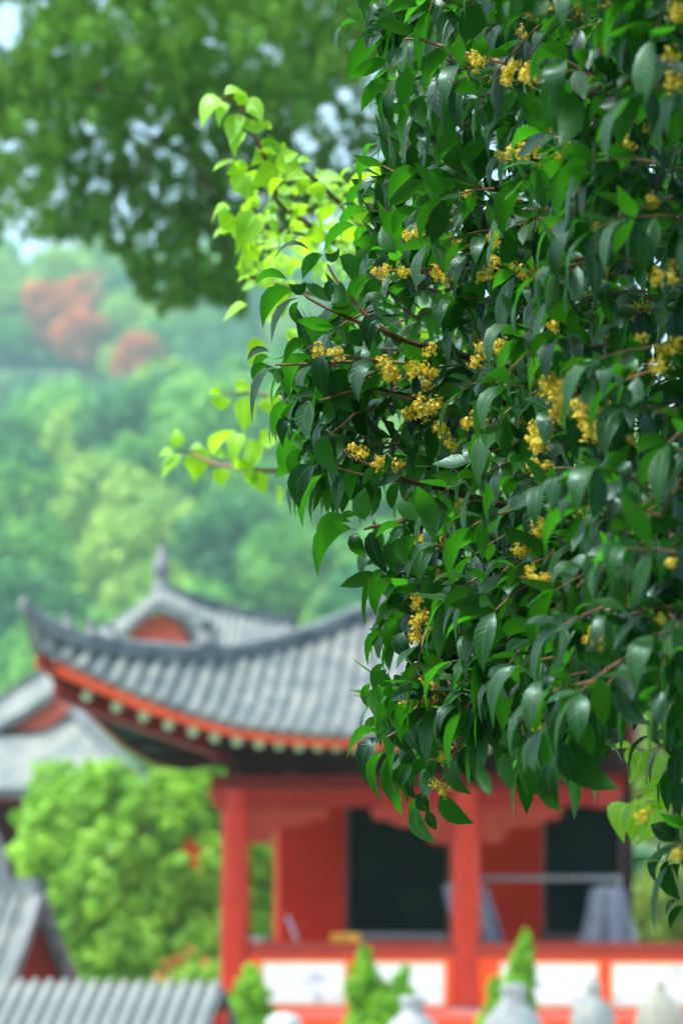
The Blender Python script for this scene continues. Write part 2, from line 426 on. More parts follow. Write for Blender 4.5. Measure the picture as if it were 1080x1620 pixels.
def crown_clumps(rx, rz, n, cz, seed, rc=0.38):
    r_ = random.Random(seed); out = []
    for i in range(n):
        th = r_.uniform(0, 6.283); ph = math.acos(1 - 2 * (i + 0.5) / n)
        k = r_.uniform(0.55, 0.82)
        out.append(((rx * k * math.sin(ph) * math.cos(th), rx * k * math.sin(ph) * math.sin(th), cz + rz * k * math.cos(ph)),
                    rx * rc * (26 / max(n, 26)) ** 0.4 * r_.uniform(0.55, 1.25), r_.uniform(0.15, 0.85)))
    out.append(((0, 0, cz), rx * 0.62, 0.3))
    return out

# ================================================================== GROUND AND HILLS
HS = 3.0
def hill_z(x, y):
    return CZ + (hill_z0(x / HS, y / HS) - CZ) * HS if y > 56 * HS else 0.0
def hill_z0(x, y):
    xs = [55, 80, 110, 140, 160, 180, 205, 245, 285, 330, 420]
    zs = [0, 3.5, 13, 22.5, 27, 28, 33, 57, 73, 75, 60]
    z = float(np.interp(y, xs, zs))
    z += (1.6 * math.sin(x * 0.11 + 1.0) + 1.3 * math.sin(x * 0.05 + y * 0.06)) * min(1, max(0, (y - 60) / 40))
    z -= max(0, x + 2) * 0.35 * min(1, max(0, (y - 200) / 60)) if x > -2 else 0
    return z
V = []; F = []
xs = list(range(-640, 641, 20)); ys = [-60, 0, 25, 45, 70, 100, 130, 166] + list(range(170, 1240, 22)) + [1700, 4000]
for y in ys:
    for x in xs:
        V.append((x * (1 if y < 1250 else 4), y, hill_z(x, min(y, 1230)) if y > 169 else 0))
n = len(xs)
for j in range(len(ys) - 1):
    for i in range(n - 1):
        F.append((j * n + i, j * n + i + 1, (j + 1) * n + i + 1, (j + 1) * n + i))
obj('hillside_terrain', mesh_from('hillside_terrain', V, F, M_earth, True), kind='structure')
b = MB(); b.box(-30, 30, 12, 54, -0.2, 0.006); b.build('courtyard_ground', M_stone, kind='structure')
b = MB(); b.box(-12, 12, -14, 8.5, -0.2, 1.0); b.build('viewing_terrace', M_earth, kind='structure')

def copy_tree(o, parent=None):
    c = o.copy(); COL.objects.link(c); c.parent = parent
    for ch in list(o.children): copy_tree(ch, c)
    return c

def make_tree(name, label, cat, mat, rx, rz, seed, nclump=26, lsize=0.17, dens=26, group=None, trunk_h=2.0, tr=0.16):
    t = thing(name, label, cat, group=group)
    cl = crown_clumps(rx, rz, nclump, trunk_h + rz * 0.8, seed)
    me = clump_cloud(cl, dens / (lsize / 0.17) ** 2, lsize, mat, 'crown')
    obj('crown', me, t)
    m = MB(); m.tube([(0, 0, -0.6), (0.05, 0, trunk_h * 0.5), (-0.05, 0.05, trunk_h + rz * 0.7)], [tr * 1.3, tr, tr * 0.4], 8)
    for k in range(4):
        a = seed + k * 1.6
        m.tube([(0, 0, trunk_h * 0.8), (0.35 * rx * math.cos(a), 0.35 * rx * math.sin(a), trunk_h + rz * 0.5), (0.6 * rx * math.cos(a), 0.6 * rx * math.sin(a), trunk_h + rz * 0.9)], [tr * 0.6, tr * 0.4, tr * 0.15], 6)
    m.build('trunk', M_bark, t, True)
    return t

HG = 'green trees covering the hazy hillside'
HL = 'hazy green broadleaf tree in the wood covering the hillside behind the roofs'
protos = [make_tree('hillside_tree', HL, 'tree', M_hill, 3.3, 3.2, 11 + i, 36, 0.20, 20, HG) for i in range(3)]
protos += [make_tree('hillside_tree', HL, 'tree', M_hilld, 3.2, 3.6, 31 + i, 36, 0.20, 20, HG) for i in range(2)]
protos += [make_tree('hillside_tree', HL, 'tree', M_hilly, 3.2, 2.8, 41 + i, 36, 0.20, 20, HG) for i in range(2)]
redp = make_tree('rusty_tree', 'tallest rust red tree, high on the hazy hillside below the cypress branches', 'tree', M_red, 4.6, 5.0, 51, 44, 0.26, 14)
rr = random.Random(5)
cand = []
for Y in np.arange(84, 300, 5.3):
    half = 0.19 * Y + 4
    nx = int(2 * half / 5.4)
    for i in range(nx + 1):
        x = -half + i * 5.4 + rr.uniform(-1.8, 1.8); y = Y + rr.uniform(-1.8, 1.8)
        cand.append((x * HS, y * HS))
RED = [(150, 478, 246 * HS, 0.80 * HS), (78, 492, 240 * HS, 0.76 * HS), (216, 566, 228 * HS, 0.62 * HS), (128, 532, 234 * HS, 0.66 * HS)]
redxy = [(P(px, py, Y).x, Y, s, py) for px, py, Y, s in RED]
used = [False] * 7; count = 0
for x, y in cand:
    if x > 0.02 * y + 4 and rr.random() < 0.88: continue     # hidden by the osmanthus
    if y > 205 * HS and x > 0.03 * y: continue
    if count >= 296: break
    if any(abs(x - rx) < 3 * s + 1 and -22 < y - ry < 5 for rx, ry, s, _ in redxy): continue
    low = 165 * HS < y < 225 * HS
    k = rr.choice([3, 4]) if (low and rr.random() < 0.85) or rr.random() < 0.22 else rr.choice([0, 1, 2, 5, 6])
    p = protos[k]
    if used[k]: t = copy_tree(p)
    else: t = p; used[k] = True
    s = HS * rr.uniform(0.75, 1.25) * (0.8 if y < 110 * HS else 1.0)
    t.location = (x, y, hill_z(x, y) - 1.0 * s); t.rotation_euler = (0, 0, rr.uniform(0, 6.28)); t.scale = (s, s, s * rr.uniform(0.85, 1.2))
    count += 1
labs = [None, 'rust red tree at the left end of the red clump on the hazy hillside', 'smaller orange red tree at the lower right end of the red clump on the hillside',
        'middle rust red tree between the tallest and the lowest red trees on the hillside']
for i, (x, y, s, py) in enumerate(redxy):
    t = redp if i == 0 else copy_tree(redp)
    if labs[i]: t['label'] = labs[i]
    t['group'] = 'rust red trees on the hillside'
    zc = P(0, py, y).z
    t.location = (x, y, zc - (2 + 4.8) * s); t.scale = (s, s, s); t.rotation_euler = (0, 0, i * 1.3)

# round light crown in front of the wood
t = make_tree('round_crowned_tree', 'bright round crowned tree standing out at the near ridge of the hill', 'tree', M_bush, 3.0, 3.0, 77, 30, 0.17, 26)
q = P(75, 825, 150 * HS); t.location = (q.x, q.y, q.z - 4.4 * HS); t.scale = (HS, HS, HS)

# ================================================================== FRONT PAVILION
TH = R(6)
PAV = Vector((0, 28, 0))
fx = Vector((math.cos(TH), -math.sin(TH), 0)); fy = Vector((math.sin(TH), math.cos(TH), 0))
def LP(px, py, yl):
    """pavilion coordinates of what shows at a pixel, on the pavilion's plane y = yl"""
    d = Vector(((px - 540) / FPX, 1, (HOR - py) / FPX))
    t = (yl + PAV.dot(fy)) / d.dot(fy)
    q = Vector((0, 0, CZ)) + d * t - PAV
    return q.dot(fx), q.z
pav = thing('temple_pavilion', 'red columned temple pavilion with upturned grey tiled roof, its left corner curling up', 'pavilion', PAV, -TH)

EY = -1.45
eave_px = [(55, 1024), (75, 1030), (100, 1041), (142, 1060), (186, 1080), (228, 1097), (267, 1111), (305, 1124), (340, 1134), (375, 1143), (442, 1152), (503, 1157), (560, 1160), (600, 1161), (700, 1161), (800, 1152), (880, 1132), (940, 1104), (1010, 1052)]
EA = []
for px, py in eave_px:
    yl = EY - 0.3 * math.exp(-((px - 52) / 90.0) ** 2) - 0.3 * math.exp(-((px - 1010) / 90.0) ** 2)
    x, z = LP(px, py, yl); EA.append((x, yl, z))
EX = [e[0] for e in EA]
def eave(x): return Vector((x, float(np.interp(x, EX, [e[1] for e in EA])), float(np.interp(x, EX, [e[2] for e in EA]))))
hip_px = [(40, 962), (60, 985), (90, 1003), (130, 1019), (200, 1032), (300, 1040), (370, 1038), (430, 1026), (500, 1008), (590, 972), (620, 958)]
xc = EX[0]
HP = []
hk = 0.85
for px, py in hip_px:
    d = Vector(((px - 540) / FPX, 1, (HOR - py) / FPX))
    # plane y = EY-0.3 + hk*(x-xc)
    # local coordinates of the ray: q(t) = o + d t
    o = Vector((0, 0, CZ)) - PAV
    ax, bx_ = o.dot(fx), d.dot(fx); ay, by_ = o.dot(fy), d.dot(fy)
    t_ = (EY - 0.3 + hk * (ax - xc) - ay) / (by_ - hk * bx_)
    HP.append((ax + bx_ * t_, ay + by_ * t_, CZ + d.z * t_))
apexL = HP[-1]
xr = EX[-1]
apexR = (apexL[0] + 0.5, apexL[1], apexL[2])
HR = []
for k in range(1, 9):
    u = k / 8.0
    x = apexR[0] + (xr - apexR[0]) * u; y = apexR[1] + (EY - 0.3 - apexR[1]) * u
    z = apexR[2] + (EA[-1][2] + 0.55 - apexR[2]) * (1 - (1 - u) ** 2 * 1.0) - 0.55 * math.sin(math.pi * u)
    HR.append((x, y, z))
TOP = HP + [apexR] + HR
TX = [h[0] for h in TOP]
def top(x): return Vector((x, float(np.interp(x, TX, [h[1] for h in TOP])), float(np.interp(x, TX, [h[2] for h in TOP])) - 0.05))
def slope(x, v, lift=0.0):
    e = eave(x); t = top(x)
    p = e.lerp(t, v); h = (t - e).length
    p.z -= 0.10 * h * math.sin(math.pi * v) * 0.6
    p.z += lift
    return p
# pan sheet (front)
V = []; F = []; NX = 60; NV = 8
for i in range(NX + 1):
    x = xc + (xr - xc) * i / NX
    for k in range(NV + 1): V.append(slope(x, k / NV))
for i in range(NX):
    for k in range(NV):
        a = i * (NV + 1) + k
        F.append((a, a + NV + 1, a + NV + 2, a + 1))
m0 = len(V)
V2 = [(v[0], v[1], v[2] - 0.07) for v in V]
F2 = [tuple(i + m0 for i in f)[::-1] for f in F]
for i in range(NX):
    a = i * (NV + 1); F2.append((a, m0 + a, m0 + a + NV + 1, a + NV + 1))
obj('pan_tiles', mesh_from('pan_tiles', V + V2, F + F2, M_pan, True), pav)
# cover tile rows, each a part
nrow = int((xr - xc) / 0.176)
for i in range(nrow):
    x = xc + 0.05 + (xr - xc - 0.1) * (i + 0.5) / nrow
    V = []; F = []; ns = 6
    for k in range(ns + 1):
        v = -0.012 + 1.0 * k / ns
        p = slope(x, v, 0.0)
        for a in (0, 45, 90, 135, 180):
            V.append((p.x + 0.070 * math.cos(R(a)), p.y, p.z - 0.005 + 0.062 * math.sin(R(a))))
    for k in range(ns):
        for j in range(4):
            a = k * 5 + j; F.append((a, a + 5, a + 6, a + 1))
    F.append((0, 1, 2, 3, 4))
    obj('tile_row', mesh_from('tile_row', V, F, M_tile, True), pav)
# other slopes of the roof, closed
BK = 6.4
back_eaveL = Vector((xc, BK, EA[0][2])); back_eaveR = Vector((xr, BK, EA[-1][2]))
def sagline(p, q, n, sag):
    return [Vector(p).lerp(Vector(q), k / n) - Vector((0, 0, sag * math.sin(math.pi * k / n))) for k in range(n + 1)]
rb = Vector((apexL[0], BK - 1.75 - apexL[1] + EY + 0.3 + 1.45, apexL[2]))
ridgeL = Vector(apexL); ridgeR = Vector(apexR)
def sheet(name, A, B, nv, sag, mat, parent, thick=0.07, rows=0, rr_=0.06, rmat=None):
    V = []; F = []; n = len(A) - 1
    def S_(u, v):
        f = u * n; i = min(int(f), n - 1); w_ = f - i
        a = Vector(A[i]).lerp(Vector(A[i + 1]), w_); c = Vector(B[i]).lerp(Vector(B[i + 1]), w_)
        p = a.lerp(c, v); p.z -= sag * math.sin(math.pi * v); return p
    for i in range(n + 1):
        for k in range(nv + 1): V.append(S_(i / n, k / nv))
    for i in range(n):
        for k in range(nv):
            a = i * (nv + 1) + k; F.append((a, a + nv + 1, a + nv + 2, a + 1))
    m0 = len(V); V += [v - Vector((0, 0, thick)) for v in V]
    F += [tuple(i + m0 for i in f)[::-1] for f in F[:]]
    for i in range(n):
        a = i * (nv + 1); F.append((a, m0 + a, m0 + a + nv + 1, a + nv + 1))
    obj(name, mesh_from(name, V, F, mat, True), parent)
    if rows:
        m = MB()
        for r_ in range(rows):
            u = (r_ + 0.5) / rows
            m.tube([S_(u, k / 6) + Vector((0, 0, 0.0)) for k in range(7)], rr_, 7)
        return m
    return None
hipF = [Vector(h) for h in HP]
le = [Vector((xc + ins, EY - 0.3 + (BK - EY + 0.3) * k / 10, EA[0][2] - dr)) for k, (ins, dr) in enumerate(
    [(0, 0), (0.42, 0.54), (0.60, 0.80), (0.66, 0.90), (0.68, 0.94), (0.68, 0.95), (0.68, 0.94), (0.66, 0.90), (0.60, 0.80), (0.42, 0.54), (0, 0)])]
hipB = [Vector((h[0], BK - (h[1] - (EY - 0.3)), h[2])) for h in HP]
# left slope: from left eave line up to the front and rear hips
m = sheet('pan_tiles', le, [hipF[0], hipF[3], hipF[5], hipF[7], hipF[9], (hipF[10] + hipB[10]) / 2, hipB[9], hipB[7], hipB[5], hipB[3], hipB[0]], 6, 0.12, M_pan, pav, rows=44, rr_=0.055)
m.build('side_tile_rows', M_tile, pav, True, kind='stuff')
rv = sagline(Vector((xr, EY - 0.3, EA[-1][2])), Vector((xr, BK, EA[-1][2])), 10, 0.9)
hr = [Vector(h) for h in HR]; hrB = [Vector((h[0], BK - (h[1] - (EY - 0.3)), h[2])) for h in HR]
m = sheet('pan_tiles', rv, [hr[7], hr[6], hr[5], hr[3], hr[1], (hr[0] + hrB[0]) / 2, hrB[1], hrB[3], hrB[5], hrB[6], hrB[7]], 6, 0.12, M_pan, pav, rows=44, rr_=0.055)
m.build('side_tile_rows', M_tile, pav, True, kind='stuff')
be = sagline(Vector((xc, BK, EA[0][2])), Vector((xr, BK, EA[-1][2])), 12, 0.95)
tb = [hipB[0], hipB[3], hipB[6], hipB[8], hipB[9], hipB[10], hipB[10] + Vector((0.25, 0, 0)), hipB[10] + Vector((0.5, 0, 0)), hrB[0], hrB[2], hrB[4], hrB[6], hrB[7]]
sheet('pan_tiles', be, tb, 6, 0.12, M_pan, pav)
# ridges
m = MB(); m.band([Vector(h) for h in HP], 0.075, 0.06, [0.02, 0.07, 0.09, 0.09, 0.09, 0.09, 0.09, 0.10, 0.11, 0.12, 0.13])
m.build('hip_ridge', M_ridge, pav)
m = MB(); m.band([ridgeR] + hr, 0.075, 0.06, 0.13); m.build('hip_ridge', M_ridge, pav)
m = MB(); m.band(hipB, 0.075, 0.06, 0.13); m.build('hip_ridge', M_ridge, pav)
m = MB(); m.band([hrB[k] for k in range(8)], 0.075, 0.06, 0.13); m.build('hip_ridge', M_ridge, pav)
m = MB(); m.band([ridgeL - Vector((0, 0, 0)), hipB[10]], 0.09, 0.05, 0.3); m.band([ridgeR, hipB[10] + Vector((0.5, 0, 0))], 0.09, 0.05, 0.3)
m.band([ridgeL - Vector((0.2, 0, 0)), ridgeR + Vector((0.2, 0, 0))], 0.1, 0.05, 0.32); m.build('main_ridge', M_ridge, pav)
# cap line of lighter tiles on the hip
m = MB(); m.tube([Vector(h) + Vector((0, 0, hh)) for h, hh in zip(HP, [0.03, 0.08, 0.10, 0.10, 0.10, 0.10, 0.10, 0.11, 0.12, 0.13, 0.14])], 0.05, 8); m.build('ridge_cap', M_ornam, pav, True)
# ridge beasts
def beast(px, py, h, parent, mat, w=0.07):
    i = min(range(len(hip_px)), key=lambda k: abs(hip_px[k][0] - px))
    hx = np.interp(px, [p[0] for p in hip_px], [h_[0] for h_ in HP]); q = Vector((hx, np.interp(hx, [h_[0] for h_ in HP], [h_[1] for h_ in HP]), np.interp(hx, [h_[0] for h_ in HP], [h_[2] for h_ in HP]) + 0.10))
    m = MB()
    m.lathe([(w * 1.1, 0), (w * 1.3, h * 0.15), (w * 1.0, h * 0.35), (w * 0.55, h * 0.55), (w * 0.8, h * 0.72), (w * 0.7, h * 0.88), (w * 0.15, h)], 0, 0, 10)
    m.tube([(-w * 0.6, 0, h * 0.75), (-w * 1.5, 0, h * 0.72)], [w * 0.45, w * 0.2], 6)
    m.tube([(w * 0.8, 0, h * 0.2), (w * 1.5, 0, h * 0.45), (w * 1.2, 0, h * 0.75)], [w * 0.35, w * 0.3, w * 0.1], 6)
    o = m.build('ridge_beast', mat, parent, True); o.location = q
for px, h in ((108, 0.17), (145, 0.2), (178, 0.2)): beast(px, 0, h, pav, M_ornam, 0.06)
beast(326, 0, 0.36, pav, M_ridge, 0.1)
m = MB(); m.tube([Vector(HP[0]), Vector(HP[0]) + Vector((-0.04, -0.02, 0.05)), Vector(HP[0]) + Vector((-0.01, -0.02, 0.10)), Vector(HP[0]) + Vector((0.04, 0, 0.08))], [0.05, 0.055, 0.045, 0.02], 8)
m.build('corner_curl', M_ornam, pav, True)
# eave boards
def offs(x, dy, dz): e = eave(x); return Vector((e.x, e.y + dy, e.z + dz))
xsE = [xc + (xr - xc) * k / 40 for k in range(41)]
m = MB(); fh = [float(np.interp(x, [xc, xc + 1.2, xc + 2.2, xr], [0.15, 0.12, 0.085, 0.085])) for x in xsE]
m.band([offs(x, 0.05, -0.072 - h_) for x, h_ in zip(xsE, fh)], 0.025, 0.0, fh)
m.build('fascia_board', M_fasc, pav)
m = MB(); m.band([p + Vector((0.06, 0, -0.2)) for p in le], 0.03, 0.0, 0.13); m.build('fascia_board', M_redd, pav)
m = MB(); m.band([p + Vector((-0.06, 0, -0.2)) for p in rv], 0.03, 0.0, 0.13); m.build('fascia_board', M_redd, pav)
# drip tiles at the edge
m = MB()
for i in range(nrow):
    x = xc + 0.14 + (xr - xc - 0.1) * (i + 0.5) / nrow
    e = offs(x, -0.02, 0)
    m.prism([(x - 0.05, e.z - 0.01), (x, e.z - 0.085), (x + 0.05, e.z - 0.01)], e.y, e.y + 0.02)
m.build('drip_tiles', M_tile, pav, kind='stuff')
# rafters with pale green ends
raf_px = [(142, 1102), (186, 1119), (228, 1133), (267, 1147), (305, 1157)] + [(340, 1166), (375, 1172), (410, 1176), (442, 1178), (473, 1181), (503, 1181), (532, 1182)] + [(532 + 29.5 * k, 1183 - (0 if k < 7 else (k - 7) ** 2 * 0.9)) for k in range(1, 15)]
PL = 3.98   # wall plate height
for px, py in raf_px:
    x, z = LP(px, py, EY + 0.14); e = eave(x)
    m = MB(); y0 = e.y + 0.14
    x1 = x + (0 if px > 300 else (300 - px) / 300 * 1.4); x1 = min(x1, 2.6) if x > 2.6 else x1
    m.m = 1; m.tube([(x, y0 - 0.012, z), (x, y0, z)], 0.060, 12)
    m.m = 0; m.tube([(x, y0, z), (x1, 0.1, max(PL + 0.1, z + 0.15))], 0.05, 8)
    m.build('rafter', [M_dark, M_gend], pav, True)
# soffit
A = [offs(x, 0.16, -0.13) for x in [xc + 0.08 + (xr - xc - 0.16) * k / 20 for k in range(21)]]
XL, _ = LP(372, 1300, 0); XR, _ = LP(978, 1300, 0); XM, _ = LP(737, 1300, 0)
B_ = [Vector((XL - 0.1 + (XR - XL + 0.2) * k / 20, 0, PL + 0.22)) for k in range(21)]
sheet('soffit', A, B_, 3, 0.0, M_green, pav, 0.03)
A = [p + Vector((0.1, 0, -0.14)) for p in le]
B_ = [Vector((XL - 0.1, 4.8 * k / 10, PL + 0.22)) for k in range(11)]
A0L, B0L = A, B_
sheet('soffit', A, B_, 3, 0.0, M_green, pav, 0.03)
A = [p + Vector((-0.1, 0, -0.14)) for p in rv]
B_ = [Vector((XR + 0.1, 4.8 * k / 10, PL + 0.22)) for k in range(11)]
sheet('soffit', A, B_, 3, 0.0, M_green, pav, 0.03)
for k in range(9):
    a = A0L[k].copy(); c = B0L[k]
    m = MB(); m.tube([a + Vector((0.02, 0, -0.05)), c + Vector((0, 0, -0.06))], 0.035, 6); m.build('side_rafter', M_dark, pav, True)
# corner beams under the upturned corner
cx0, cz0 = LP(92, 1085, EY); m = MB()
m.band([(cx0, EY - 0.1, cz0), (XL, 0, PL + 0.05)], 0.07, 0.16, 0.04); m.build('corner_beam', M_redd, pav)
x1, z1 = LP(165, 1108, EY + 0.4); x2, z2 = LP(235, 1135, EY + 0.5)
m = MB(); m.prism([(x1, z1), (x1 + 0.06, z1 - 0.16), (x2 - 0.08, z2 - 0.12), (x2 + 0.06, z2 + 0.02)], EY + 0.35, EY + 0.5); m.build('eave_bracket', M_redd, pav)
# bracket sets between beam and eaves
def Z(py, yl=0.0): return LP(540, py, yl)[1]
zb1, zb2, zb3 = Z(1226), Z(1248), Z(1276)
for px in (372, 462, 555, 646, 737, 829, 920):
    x, _ = LP(px, 1200, 0)
    m = MB(); m.box(x - 0.09, x + 0.09, -0.12, 0.12, zb1, zb1 + 0.09)
    m.box(x - 0.20, x + 0.20, -0.06, 0.06, zb1 + 0.10, zb1 + 0.17)
    m.box(x - 0.045, x + 0.045, -0.40, 0.2, zb1 + 0.18, zb1 + 0.27)
    m.box(x - 0.24, x + 0.24, -0.36, -0.27, zb1 + 0.28, zb1 + 0.35)
    m.build('bracket_set', M_dark, pav)
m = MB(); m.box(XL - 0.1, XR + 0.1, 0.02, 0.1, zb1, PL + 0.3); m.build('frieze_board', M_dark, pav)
# beams, in reds darkened to carry the eave's shade
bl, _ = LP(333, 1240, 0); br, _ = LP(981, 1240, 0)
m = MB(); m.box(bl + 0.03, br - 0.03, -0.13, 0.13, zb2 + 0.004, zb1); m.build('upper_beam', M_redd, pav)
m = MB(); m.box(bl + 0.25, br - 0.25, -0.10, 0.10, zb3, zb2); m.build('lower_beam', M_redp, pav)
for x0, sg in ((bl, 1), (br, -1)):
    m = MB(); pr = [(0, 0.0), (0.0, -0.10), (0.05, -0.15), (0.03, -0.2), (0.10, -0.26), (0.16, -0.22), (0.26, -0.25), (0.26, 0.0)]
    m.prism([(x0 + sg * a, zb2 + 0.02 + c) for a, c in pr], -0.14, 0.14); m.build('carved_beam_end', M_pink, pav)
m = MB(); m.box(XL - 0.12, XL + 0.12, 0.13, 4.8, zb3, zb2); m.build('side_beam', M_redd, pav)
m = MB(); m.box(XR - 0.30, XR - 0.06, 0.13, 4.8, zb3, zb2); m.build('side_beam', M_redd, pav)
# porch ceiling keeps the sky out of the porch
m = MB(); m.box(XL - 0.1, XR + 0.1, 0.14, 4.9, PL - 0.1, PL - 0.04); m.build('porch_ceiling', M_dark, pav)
# columns
FLO = 0.92
def column(x, y, parent, r0=0.172, r1=0.158):
    m = MB(); m.lathe([(r0, FLO + 0.12), (r0, FLO + 1.0), (r1, zb2 - 0.004)], x, y, 24); c = m.build('column', M_redc, parent, True)
    m = MB(); m.lathe([(0.24, FLO), (0.27, FLO + 0.05), (0.22, FLO + 0.12)], x, y, 20); m.build('plinth', M_grey, parent, True)
column(XL, 0, pav); column(XM, 0, pav); column(XL, 4.7, pav); column(XM, 4.7, pav); column(XR - 0.2, 4.7, pav)
# carved wings below the beam
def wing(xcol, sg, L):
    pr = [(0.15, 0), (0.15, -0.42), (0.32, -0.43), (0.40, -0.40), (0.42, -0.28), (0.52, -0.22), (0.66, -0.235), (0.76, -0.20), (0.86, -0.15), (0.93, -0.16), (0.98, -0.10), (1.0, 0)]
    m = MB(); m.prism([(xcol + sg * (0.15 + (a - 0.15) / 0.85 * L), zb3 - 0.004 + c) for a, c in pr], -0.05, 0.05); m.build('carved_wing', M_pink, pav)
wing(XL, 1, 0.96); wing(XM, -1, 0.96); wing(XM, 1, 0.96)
# body of the hall
YW = 1.8
w0, _ = LP(441, 1300, YW); w1, _ = LP(545, 1300, YW); w2, _ = LP(712, 1300, YW); w3, _ = LP(760, 1300, YW); w4, _ = LP(856, 1300, YW); w5, _ = LP(985, 1300, YW); w6 = w5 + 0.12
zs_ = LP(540, 1482, YW)[1]; zt_ = LP(540, 1262, YW)[1]
m = MB()
m.box(w0, w1, YW, YW + 0.2, FLO, PL - 0.1); m.box(w2, w4, YW, YW + 0.2, FLO, PL - 0.1)
m.box(w1, w2, YW, YW + 0.2, FLO, zs_); m.box(w4, w5, YW, YW + 0.2, FLO, zs_)
m.box(w1, w2, YW, YW + 0.2, zt_, PL - 0.1); m.box(w4, w5, YW, YW + 0.2, zt_, PL - 0.1)
m.build('front_wall', M_redw, pav)
m = MB(); m.box(w0, w0 + 0.2, YW + 0.2, 4.6, FLO, PL - 0.1); m.build('side_wall', M_redw, pav)
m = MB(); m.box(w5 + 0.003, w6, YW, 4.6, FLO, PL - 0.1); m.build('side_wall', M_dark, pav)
m = MB(); m.box(w0, w6, 4.6, 4.8, FLO, PL - 0.1); m.build('rear_wall', M_redw, pav)
for a, c in ((w1, w2), (w4, w5)):
    m = MB(); f = 0.045
    m.box(a, a + f, YW + 0.03, YW + 0.12, zs_, zt_); m.box(c - f, c, YW + 0.03, YW + 0.12, zs_, zt_)
    m.box(a + f, c - f, YW + 0.03, YW + 0.12, zt_ - f, zt_); m.box(a + f, c - f, YW + 0.02, YW + 0.12, zs_, zs_ + f)
    mid = (a + c) / 2
    fr = m.build('window', M_frame, pav)
    for s0, s1 in ((a + f, c - f),):
        m = MB(); m.box(s0, s1, YW + 0.07, YW + 0.085, zs_ + f, zt_ - f); m.build('pane', M_glass, fr)
    m = MB(); m.box(a - 0.05, c + 0.05, YW - 0.08, YW + 0.03, zs_ - 0.045, zs_ - 0.002); m.build('window_sill', M_frame, pav)
# platform
PXR = LP(1180, 1500, 0)[0]
m = MB(); m.box(XL - 0.45, PXR, -0.35, 5.3, 0.0, FLO); m.build('platform', M_rail, pav)

# balustrade: a thing of its own
rail = thing('painted_balustrade', 'orange red balustrade with white painted panels between the pavilion columns', 'balustrade', PAV, -TH)
x0 = XL + 0.175; zc0, zc1 = Z(1494, -0.1), Z(1511, -0.14)
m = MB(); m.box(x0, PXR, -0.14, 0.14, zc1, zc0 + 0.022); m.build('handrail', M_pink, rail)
pans = [(413, 547), (580, 704), (790, 946), (966, 1110), (1130, 1250)]
zp0, zp1 = Z(1592, -0.1), Z(1521, -0.1)
m = MB(); m.box(x0, PXR, -0.09, 0.09, FLO + 0.0, zc1); m.build('parapet', M_rail, rail)
for a, c in pans:
    xa, _ = LP(a, 1550, -0.1); xb, _ = LP(c, 1550, -0.1)
    m = MB(); f = 0.04
    m.box(xa, xb, -0.105, -0.087, zp0, zp0 + f); m.box(xa, xb, -0.105, -0.087, zp1 - f, zp1)
    m.box(xa, xa + f, -0.105, -0.087, zp0 + f, zp1 - f); m.box(xb - f, xb, -0.105, -0.087, zp0 + f, zp1 - f)
    fr = m.build('panel_border', M_cream, rail)
    m = MB(); m.box(xa + f, xb - f, -0.098, -0.087, zp0 + f, zp1 - f); m.build('painted_panel', M_panel, rail)
for px in (563, 955):
    xa, _ = LP(px, 1550, -0.1); m = MB(); m.box(xa - 0.05, xa + 0.05, -0.12, -0.092, FLO + 0.12, zc1 - 0.004); m.build('rail_post', M_rail, rail)
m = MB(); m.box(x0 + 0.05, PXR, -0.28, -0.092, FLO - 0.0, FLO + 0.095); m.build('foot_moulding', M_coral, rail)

# things on and behind the balustrade
zt = zc0 + 0.024
def WL(x, y, z): return PAV + fx * x + fy * y + Vector((0, 0, z))
xa, _ = LP(547, 1490, 0)
t = thing('cardboard_box', 'small yellow box left on the red handrail of the pavilion', 'box', WL(xa, 0, zt), -TH)
m = MB(); m.box(-0.165, 0.165, -0.08, 0.08, 0, 0.10); m.build('carton', M_yellow, t)
m = MB(); m.box(-0.168, 0.168, -0.03, 0.03, 0.1, 0.104); m.box(-0.16, 0.02, -0.14, -0.081, 0.06, 0.075); m.build('flap', M_yellow, t)
xa, _ = LP(410, 1490, 0)
t = thing('white_tray', 'shallow white tray resting on the handrail beside the left column', 'tray', WL(xa, 0, zt), -TH)
m = MB(); m.lathe([(0.12, 0), (0.16, 0.06), (0.15, 0.06), (0.115, 0.012)], 0, 0, 16, True); m.build('tray_body', M_white, t, True)
xa, _ = LP(462, 1480, 0.05)
t = thing('leaning_stick', 'thin grey stick leaning against the red handrail near the white tray', 'stick', WL(xa, 0, zt), -TH)
m = MB(); m.tube([(0.07, 0.0, 0.0), (0.0, 0.05, 0.16), (-0.05, 0.08, 0.27)], [0.02, 0.024, 0.028], 8); m.build('shaft', M_cloth, t, True)
m = MB(); m.tube([(-0.05, 0.08, 0.27), (-0.06, 0.085, 0.30)], [0.033, 0.02], 8); m.build('knob', M_metal, t, True)
xa, _ = LP(625, 1484, 0.9)
t = thing('grey_bench', 'low grey bench under the left window behind the handrail', 'bench', WL(xa, 1.25, FLO), -TH)
hb = LP(625, 1476, 1.25)[1] - FLO
m = MB(); m.box(-0.62, 0.62, -0.15, 0.15, hb - 0.06, hb); m.build('bench_top', M_metal, t)
for sx in (-0.5, 0.5):
    m = MB(); m.box(sx - 0.04, sx + 0.04, -0.12, 0.12, 0, hb - 0.062); m.build('leg', M_metal, t)
m = MB()
